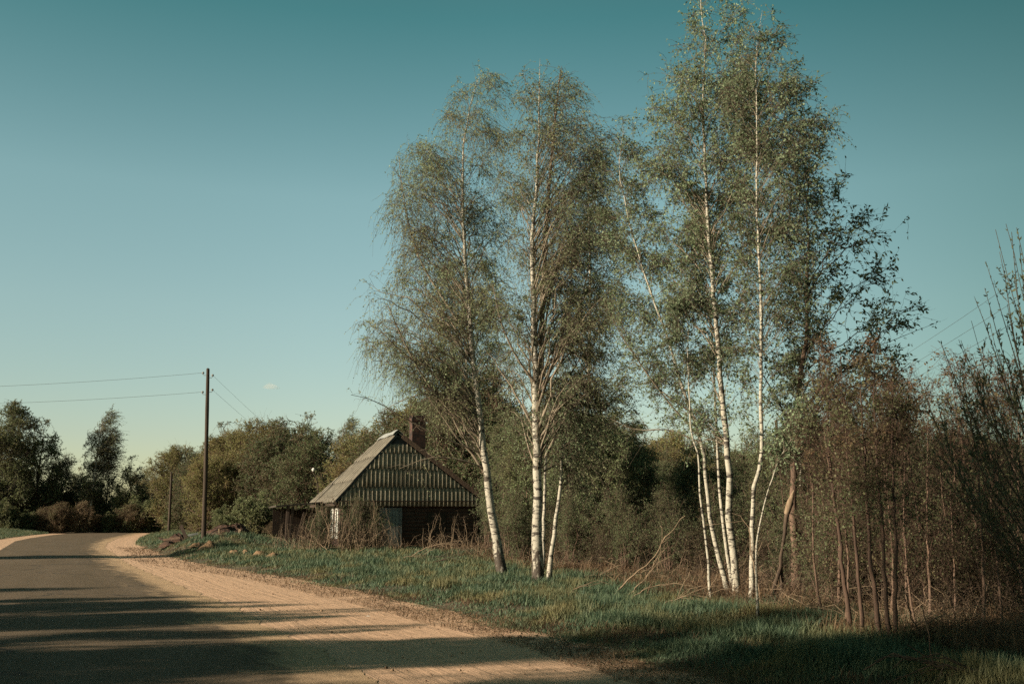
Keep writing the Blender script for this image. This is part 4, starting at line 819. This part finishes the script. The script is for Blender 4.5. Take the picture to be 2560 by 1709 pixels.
b = MB(); b.tubes(resample([(0, 0, -.2), a_*[1, 1, 1], b_+[.22, 0, -.5], b_+[-.05, 0, -.02], b_+[.0, 0, .06], hd+[0, 0, .06]], 18), np.linspace(.05, .03, 18), 6); b.build('arm', M['pole'], lamp)
b = MB(); b.tubes(np.array([[0, 0, .08], [0, 0, .02], [0, 0, -.08], [0, 0, -.14]])+hd, np.array([.03, .11, .12, .04]), 8); b.build('lamp_head', M['white'], lamp)

# ------------------------------------------------------------------ debris on the bank
def lump(name, label, u, Y, rx, ry, h, mt, cat, planks=()):
    p = on(P(u, 1297, Y)[0], Y); o = empty(name, p); tag(o, label, cat); b = MB(); n = 34; gx, gy = np.meshgrid(np.linspace(-1, 1, n), np.linspace(-1, 1, n))
    r = np.sqrt(gx**2+gy**2); Z = h*np.clip(1-r**2.2, -.3, 1)*(.85+.3*wob(gx*rx+u, gy*ry, 2.6)+.13*wob(gx*rx, gy*ry, 9.)) - .06; i = np.arange(n-1)[:, None]*n + np.arange(n-1)[None]
    b.add(np.stack([gx*rx, gy*ry, Z], -1), np.stack([i, i+1, i+n+1, i+n], -1)); b.build('heap', mt, o)
    for a, c, w, mm in planks: b = MB(); b.beam(a, c, w, .05, jit=.01); b.build('plank', M[mm], o)
m, nt, bs = mat('charred_rubble'); v = coord(nt); n1 = noise(nt, v, 5, 6, .75); n2 = noise(nt, v, 1.5, 3); base(nt, bs, mix(nt, ramp(nt, n1, [(.4, (0, 0, 0)), (.65, (1, 1, 1))]), (.03, .017, .012), (.10, .05, .03))); bump(nt, bs, n1, 1., .15); M['rubble'] = m
lump('rubble_heap', 'dark brown heap of earth and rotten boards right of the tall pole', 572, 52.5, 1.35, 1.2, .72, M['rubble'], 'heap',
     [((-1.3, -1, -.05), (-.6, -1.1, .75), .05, 'dead_wood'), ((-.1, -1.2, .0), (-.12, -1.25, .35), .06, 'straw_wood'), ((.2, -1.2, .06), (1.0, -1.15, .1), .07, 'dead_wood'), ((.85, -1.1, 0), (.9, -1.1, .32), .12, 'straw_wood'), ((-.9, -1.2, .1), (.7, -1.3, .05), .06, 'brown_bark')])
lump('rubble_heap', 'low heap of broken boards left of the tall pole', 452, 53.5, .95, 1., .55, M['rubble'], 'heap',
     [((.3, -.9, .95), (.75, -.9, .05), .16, 'board'), ((.75, -1, .42), (1.25, -.95, .52), .09, 'grey_board'), ((.85, -1.05, .28), (1.3, -1., .34), .1, 'straw_wood'), ((-.5, -1, .2), (.4, -1.1, .32), .12, 'brown_bark'), ((-.8, -.9, .3), (-.2, -1, .1), .1, 'board')])
for u, v, s, lab in [(588, 1386, .34, 'flat clod of bare earth nearest the road under the bank'), (617, 1384, .28, 'small brown clod in the grass'), (651, 1386, .30, 'pale rounded clod in the grass below the porch'), (683, 1393, .36, 'broad brown clod in the grass'), (522, 1373, .5, 'big bare clod at the foot of the grassy bank'), (490, 1366, .32, 'clod of turf beside the sandy edge')]:
    p = gp(u, v); b = MB(); n = 14; gx, gy = np.meshgrid(np.linspace(-1, 1, n), np.linspace(-1, 1, n)); r = np.sqrt(gx**2+gy**2)
    Z = s*.55*np.clip(1-r**1.7, -.25, 1)*(1+.6*wob(gx+u, gy, 2.6)) + .02; i = np.arange(n-1)[:, None]*n + np.arange(n-1)[None]; b.add(np.stack([gx*s, gy*s, Z], -1), np.stack([i, i+1, i+n+1, i+n], -1), 0, True)
    m_ = M.get('clod')
    if m_ is None:
        m_, nt, bs = mat('dry_earth'); n1 = noise(nt, coord(nt), 14, 5, .7); base(nt, bs, mix(nt, n1, (.13, .075, .04), (.27, .17, .095))); bump(nt, bs, n1, 1., .06); M['clod'] = m_
    tag(b.build('earth_clod', m_, None, p), lab, 'earth clod', 'clods of earth below the bank')

# fallen and broken branches
def branch(name, label, pts, r, mt, rise=0., group='fallen branches on the verge', twigs=5):
    f = gp(*pts[0]); Q = [np.zeros(3)]
    for i, (u, v) in enumerate(pts[1:]): Q.append(P(u, v, f[1] + rise*(i+1)) - f)
    q = resample(Q, 14); q[1:-1] += rng.normal(0, .012, (12, 3)); b = MB(); b.tubes(q, np.linspace(r, r*.4, 14), 6)
    n = twigs; t = rng.uniform(.3, 1, n); p, tg, _ = children(q[None], np.ones((1, 14)), np.zeros(n, int), t); d = unit(tg+rng.normal(size=(n, 3))*.5+UP*.15)
    b.tubes(sprout(p, d, rng.uniform(.3, .9, n), 5, .2, 0.), np.full((n, 5), r*.3), 4); tag(b.build(name, mt, None, f), label, 'branch', group)
SW, DW, BB = M['straw_wood'], M['dead_wood'], M['dark_bark']
branch('fallen_branch', 'pale dead branch arching over the grass before the house wall', [(1017,1396),(1064,1370),(1129,1365),(1130,1391)], .022, SW)
branch('fallen_branch', 'dark fallen branch lying beneath the pale arching one', [(1020,1401),(1092,1391),(1148,1396),(1199,1426)], .025, BB)
branch('fallen_branch', 'low tangle of pale twigs heaped left of the arching branch', [(985,1404),(1010,1392),(1050,1394),(1085,1404)], .018, SW, twigs=16)
branch('fallen_branch', 'twiggy brown bough lying under the arching branch near the leaning birch', [(1060,1412),(1110,1398),(1160,1404),(1190,1412)], .02, DW, twigs=16)
branch('fallen_branch', 'bleached twiggy bough in the dry grass right of the tall birch feet', [(1440,1452),(1475,1438),(1520,1440),(1560,1450)], .018, SW, twigs=16)
branch('fallen_branch', 'brown twiggy bough in the dry brush before the leaning clump birch', [(1640,1520),(1690,1496),(1740,1488),(1790,1500)], .016, SW, twigs=18)
branch('fallen_branch', 'long pale whip curving up out of the brush right of the two tall birches', [(1532,1492),(1583,1436),(1635,1394),(1654,1351),(1691,1314)], .018, SW)
branch('fallen_branch', 'second pale whip crossing the foot of the long curved one', [(1560,1496),(1620,1436),(1642,1394)], .014, SW)
branch('fallen_branch', 'short straw coloured stick pointing at the tall birch feet', [(1405,1492),(1440,1470),(1480,1454)], .012, SW)
branch('fallen_branch', 'low bleached bough drooping over dry grass before the clump', [(1560,1506),(1621,1468),(1696,1457)], .012, SW)
branch('fallen_branch', 'straight pale pole lying against the feet of the reddish saplings', [(2120,1612),(2200,1592),(2294,1566),(2368,1531)], .016, SW)
branch('fallen_branch', 'thin stem leaning across the pale pole beside the saplings', [(2333,1632),(2290,1562),(2255,1461)], .012, DW)
branch('fallen_branch', 'bundle like reddish bough lying in the lower right corner grass', [(2560,1706),(2426,1675),(2305,1655)], .02, DW, twigs=12)
branch('fallen_branch', 'bent pale branch hanging from the kinked birch foot to the ground', [(1905,1520),(1880,1395),(1850,1290),(1830,1282)], .014, SW)
branch('fallen_branch', 'forked grey branch lying in the dry brush right of the propped stump', [(1955,1450),(2000,1478),(2060,1500)], .02, SW, twigs=8)
branch('fallen_branch', 'dark broken limb leaning between the clump birches', [(1905,1400),(1877,1281),(1835,1206)], .04, BB)
branch('fallen_branch', 'long bare stem slanting up past the white windows', [(799,1366),(848,1289),(878,1244)], .02, SW)
branch('fallen_branch', 'crooked pale branch on the bank before the porch', [(729,1366),(702,1344),(685,1343),(666,1322)], .022, SW)
branch('fallen_branch', 'short dead stick in the grass left of the porch prop', [(692,1378),(680,1366),(672,1360)], .014, SW)
branch('fallen_branch', 'curved stem standing before the dark house wall', [(1048,1366),(1060,1320),(1090,1288),(1108,1280)], .015, SW)
branch('fallen_branch', 'straight stem before the dark house wall, right of the curved one', [(1080,1364),(1090,1320),(1098,1300)], .012, DW)
branch('fallen_branch', 'leaning stem crossing the dark house wall near the leaning birch', [(1120,1362),(1140,1320),(1165,1290)], .012, SW)
branch('stick', 'thin dark stick lying on the sand near the grass', [(647,1446),(668,1447),(690,1442)], .014, BB, 0, 'sticks on the sand', 2)
branch('stick', 'short dark stick at the edge of sand and grass', [(758,1461),(776,1459),(793,1460)], .014, BB, 0, 'sticks on the sand', 1)
# propped dead stump in the clump
f = gp(1948, 1516); o = empty('dead_tree', f); tag(o, 'pale broken stump propped on a forked leg left of the bird cherry', 'dead tree'); Y = f[1]
b = MB(); q = resample([np.zeros(3)]+[P(u, v, Y)-f for u, v in [(1955,1440),(1952,1415),(1962,1330),(1966,1290),(1978,1255)]], 14); b.tubes(q, np.r_[np.linspace(.035, .03, 8), np.linspace(.03, .05, 6)], 8)
q = resample([P(1924, 1544, Y-.5)-f, P(1935, 1470, Y-.2)-f, P(1952, 1415, Y)-f], 8); b.tubes(q, np.linspace(.045, .035, 8), 7); b.build('trunk', M['dead_wood'], o)
b = MB(); q = resample([P(1966, 1285, Y)-f, P(1980, 1240, Y)-f, P(1985, 1225, Y)-f], 5); b.tubes(q, np.array([.045, .062, .06, .04, .01]), 7); b.build('stub', M['straw_wood'], o)

# paper scrap on the sand
p = gp(925, 1543); b = MB(); b.add([[-.07, -.03, .006], [.06, -.045, .02], [.075, .035, .012], [-.06, .05, .03]], [[0, 1, 2, 3]]); o = b.build('paper_scrap', M['white'], None, p); md_ = o.modifiers.new('t', 'SOLIDIFY'); md_.thickness = .003
tag(o, 'small pale scrap of paper lying on the sandy shoulder', 'scrap')

# ------------------------------------------------------------------ grass, straw, brush, stones
def inview(x, y, mg=1.2): return (np.abs(x) < .53*y + mg) & (y > 7.5)
bb_ = np.array([(4, 7.2), (10, 5.9), (13, 5.0), (16.4, 4.1), (22, 3.0), (33, 0.2), (42, -2.4), (46, -4.5), (47.5, -8.5), (62, -13), (80, -22)])
def bbx(y): return np.interp(y, bb_[:, 0], bb_[:, 1])
def in_house(x, y):
    dx, dy = x-c0[0], y-c0[1]; lx = dx*cos(HR)+dy*sin(HR); ly = -dx*sin(HR)+dy*cos(HR); return (lx > -.0) & (lx < WX) & (ly > 0) & (ly < DY)
def sample(n, y0, y1, wfun, pw=1.5):
    """points denser near the camera: density falls like y**-pw"""
    u = rng.uniform(size=n); a = 1-pw
    y = (y0**a + u*(y1**a - y0**a))**(1/a); return y
def blades(mb, x, y, h, w, lean, mt=0, z=None):
    n = len(x); z = hgt(x, y) if z is None else z; a = rng.uniform(0, 2*pi, n); L = np.abs(rng.normal(lean, lean*.45, n)); d = np.stack([np.cos(a)*L+.12*lean/.5, np.sin(a)*L, np.ones(n)], 1); d = unit(d)
    c = np.stack([np.cos(a+1.57+rng.normal(0, .6, n)), np.sin(a+1.57+rng.normal(0, .6, n)), np.zeros(n)], 1)*w[:, None]*.5; p = np.stack([x, y, z-.01], 1)
    m_ = p + d*h[:, None]*.55; t = p + d*h[:, None] + np.stack([np.cos(a), np.sin(a), -.55*np.ones(n)], 1)*(h*L*.30)[:, None]
    V = np.stack([p-c, p+c, m_+c*.85, m_-c*.85, t+c*.12, t-c*.12], 1).reshape(-1, 3); i = np.arange(n)[:, None]*6
    mb.add(V, np.concatenate([i+np.array([0, 1, 2, 3]), i+np.array([3, 2, 4, 5])], 1).reshape(-1, 4), mt)
gb = MB(); sb = MB()
n = 420000; y = sample(n, 8.5, 66, None, 1.35); x = xb(y) - .3 + rng.uniform(0, 1, n)*np.maximum(bbx(y)-xb(y)+1.2, .5)
s = x-xb(y); e = bbx(y)-x; cl = wob(x, y, 2.1); cl2 = wob(x, y, .75)
ok = inview(x, y) & ~in_house(x, y) & (rng.uniform(size=n) < sm(-.05, .5, s+.35*cl)*(1-.8*sm(-.6, 1., -e+.8*cl2+.3))*np.clip(.42+.6*cl, .06, 1))
x, y, s, cl, cl2 = x[ok], y[ok], s[ok], cl[ok], cl2[ok]
h = (.04 + .15*sm(.2, 2.4, s) + .08*cl*sm(.3, 1.5, s) + .05*cl2)*rng.uniform(.55, 1.35, len(x)); h = np.maximum(h, .03); w = .0085*(y/12)**.85*rng.uniform(.7, 1.5, len(x))
blades(gb, x, y, h, w, .38)
# greener tussocks inside the dry ground
n = 260000; y = sample(n, 8.5, 60, None, 1.5); x = bbx(y) - .6 + rng.uniform(0, 1, n)**1.2*(.55*y+2-bbx(y)); g = wob(x+3, y, .55) + .4*wob(x, y, 1.7)
ok = inview(x, y) & ~in_house(x, y) & (g > .18) & (rng.uniform(size=n) < .75); x, y = x[ok], y[ok]
blades(gb, x, y, rng.uniform(.10, .30, len(x)), .0058*(y/12)**.85*rng.uniform(.7, 1.5, len(x)), .5)
# far bank on the other side of the road
n = 60000; y = rng.uniform(70, 122, n); x = xlb(y) - rng.uniform(0, 12, n); ok = inview(x, y) & (xlb(y)-x > .3); x, y = x[ok], y[ok]
blades(gb, x, y, rng.uniform(.12, .35, len(x)), np.full(len(x), .035), .4)
n = 26000; y = rng.uniform(62, 110, n); x = xb(y) + .2 + rng.uniform(0, 14, n); blades(gb, x, y, rng.uniform(.12, .35, n), np.full(n, .03), .4)
# flat dry blades in the grass too
n = 120000; y = sample(n, 8.5, 60, None, 1.3); x = xb(y) + rng.uniform(-.15, 1, n)*np.maximum(bbx(y)-xb(y), .5); g = wob(x, y+9, 1.6)+.5*wob(x, y, 4.)+.5*(1-sm(0, .7, x-xb(y)))+.5*sm(44, 50, y)
ok = inview(x, y) & ~in_house(x, y) & (g > .0); x, y = x[ok], y[ok]; blades(sb, x, y, rng.uniform(.05, .19, len(x)), .006*(y/12)**.85*rng.uniform(.6, 1.4, len(x)), 1.4)
n = 330000; y = sample(n, 8.5, 58, None, 1.5); x = bbx(y) - .8 + rng.uniform(0, 1, n)**1.15*(.55*y+2.5-bbx(y)); g = wob(x+3, y, .55) + .4*wob(x, y, 1.7)
ok = inview(x, y) & ~in_house(x, y) & (rng.uniform(size=n) < np.clip(.75-.6*g, .06, 1)*sm(-.9, .4, x-bbx(y))); x, y = x[ok], y[ok]
blades(sb, x, y, rng.uniform(.12, .5, len(x))*(1+.3*wob(x, y, .8)), .0052*(y/12)**.85*rng.uniform(.6, 1.6, len(x)), 1.1)
tag(gb.build('grass', M['grass']), kind='stuff'); tag(sb.build('dry_grass', M['straw']), kind='stuff')
# brushwood: countless thin dead stems
br_ = MB(); n = 9000; y = sample(n, 10, 50, None, 1.3); x = bbx(y) + .2 + rng.uniform(0, 1, n)**1.1*(.55*y+2-bbx(y)); ok = inview(x, y) & ~in_house(x, y); x, y = x[ok], y[ok]; n = len(x)
p = np.stack([x, y, hgt(x, y)-.02], 1); d = unit(np.stack([rng.normal(0, .8, n), rng.normal(0, .6, n), rng.uniform(.1, 1.3, n)], 1)); L = rng.uniform(.3, 1.5, n)
br_.tubes(sprout(p, d, L, 6, .35, .05, .05), (.0035*(y/15)**.6*rng.uniform(.7, 1.8, n))[:, None]*np.linspace(1, .4, 6)[None], 3, 0)
ii = rng.uniform(size=len(br_.f[0])) ; br_.m[0][:] = np.repeat((rng.uniform(size=n) < .45).astype(np.int32), 15)
tag(br_.build('brushwood', [M['dead_wood'], M['straw_wood']]), kind='stuff')
# crumbs of earth and small stones on the sand
st = MB(); n = 2600; y = sample(n, 9, 60, None, 1.6); x = xr(y) + rng.uniform(-.4, 1, n)**1.*(xb(y)-xr(y)); ok = inview(x, y); x, y = x[ok], y[ok]; n = len(x); r = rng.gamma(1.6, .0035, n)*(y/14)**.3
a = rng.uniform(0, 6.28, (n, 4)); ring = np.stack([np.cos(np.arange(4)*1.57+a[:, :1])*rng.uniform(.6, 1.4, (n, 4)), np.sin(np.arange(4)*1.57+a[:, :1])*rng.uniform(.6, 1.4, (n, 4))], -1)*r[:, None, None]
low = np.concatenate([ring, np.zeros((n, 4, 1))], -1); top = np.concatenate([ring*.5, (r*.8)[:, None, None]*rng.uniform(.6, 1.2, (n, 4, 1))], -1)
V = np.concatenate([low, top], 1) + np.stack([x, y, np.full(n, .004)], 1)[:, None, :]; i = np.arange(n)[:, None]*8
st.add(V.reshape(-1, 3), np.concatenate([i+np.array(q) for q in ([0,1,5,4],[1,2,6,5],[2,3,7,6],[3,0,4,7],[4,5,6,7])], 1).reshape(-1, 4))
m, nt, bs = mat('earth_crumb'); g = N(nt, 'ShaderNodeNewGeometry'); base(nt, bs, mix(nt, g.outputs['Random Per Island'], (.07, .04, .025), (.26, .17, .10))); tag(st.build('gravel', m), kind='stuff')
# leaf litter along the edge of the grass
lf = MB(); n = 4000; y = sample(n, 9, 40, None, 1.7); x = xb(y) + rng.normal(.15, .28, n); ok = inview(x, y); x, y = x[ok], y[ok]; n = len(x)
lf.leaves(np.stack([x, y, hgt(x, y)+.012+rng.uniform(0, .02, n)], 1), np.stack([rng.normal(size=n), rng.normal(size=n), rng.normal(0, .2, n)], 1), .035*rng.uniform(.5, 1.3, n), .02*rng.uniform(.5, 1.3, n)); tag(lf.build('leaf_litter', M['leaf_brown']), kind='stuff')

# ------------------------------------------------------------------ the one small cloud
p = P(676, 966, 5200); b = MB()
for dx, dz, rx, rz in ((0, 0, 30, 9), (-18, -2, 17, 6), (17, -3, 20, 6), (-4, 6, 14, 7), (30, -5, 12, 3.5)):
    th = np.linspace(.02, pi-.02, 10); ph = np.arange(16)*2*pi/16; V = np.stack([np.sin(th)[:, None]*np.cos(ph)*rx*1.2+dx*1.2, np.sin(th)[:, None]*np.sin(ph)*rx, np.cos(th)[:, None]*rz*1.6+0*ph+dz*1.6], -1)
    i = np.arange(9)[:, None]*16; j = np.arange(16)[None]; b.add(V, np.stack([i+j, i+16+j, i+16+(j+1) % 16, i+(j+1) % 16], -1).reshape(-1, 4), 0, True)
m = bpy.data.materials.new('cloud_vapour'); m.use_nodes = True; nt = m.node_tree; nt.nodes.remove(nt.nodes['Principled BSDF'])
pv = N(nt, 'ShaderNodeVolumePrincipled'); pv.inputs['Color'].default_value = (1, .93, .85, 1); pv.inputs['Density'].default_value = .009; pv.inputs['Anisotropy'].default_value = .3
nt.links.new(pv.outputs[0], nt.nodes['Material Output'].inputs['Volume'])
tag(b.build('cloud', m, None, p), kind='stuff')
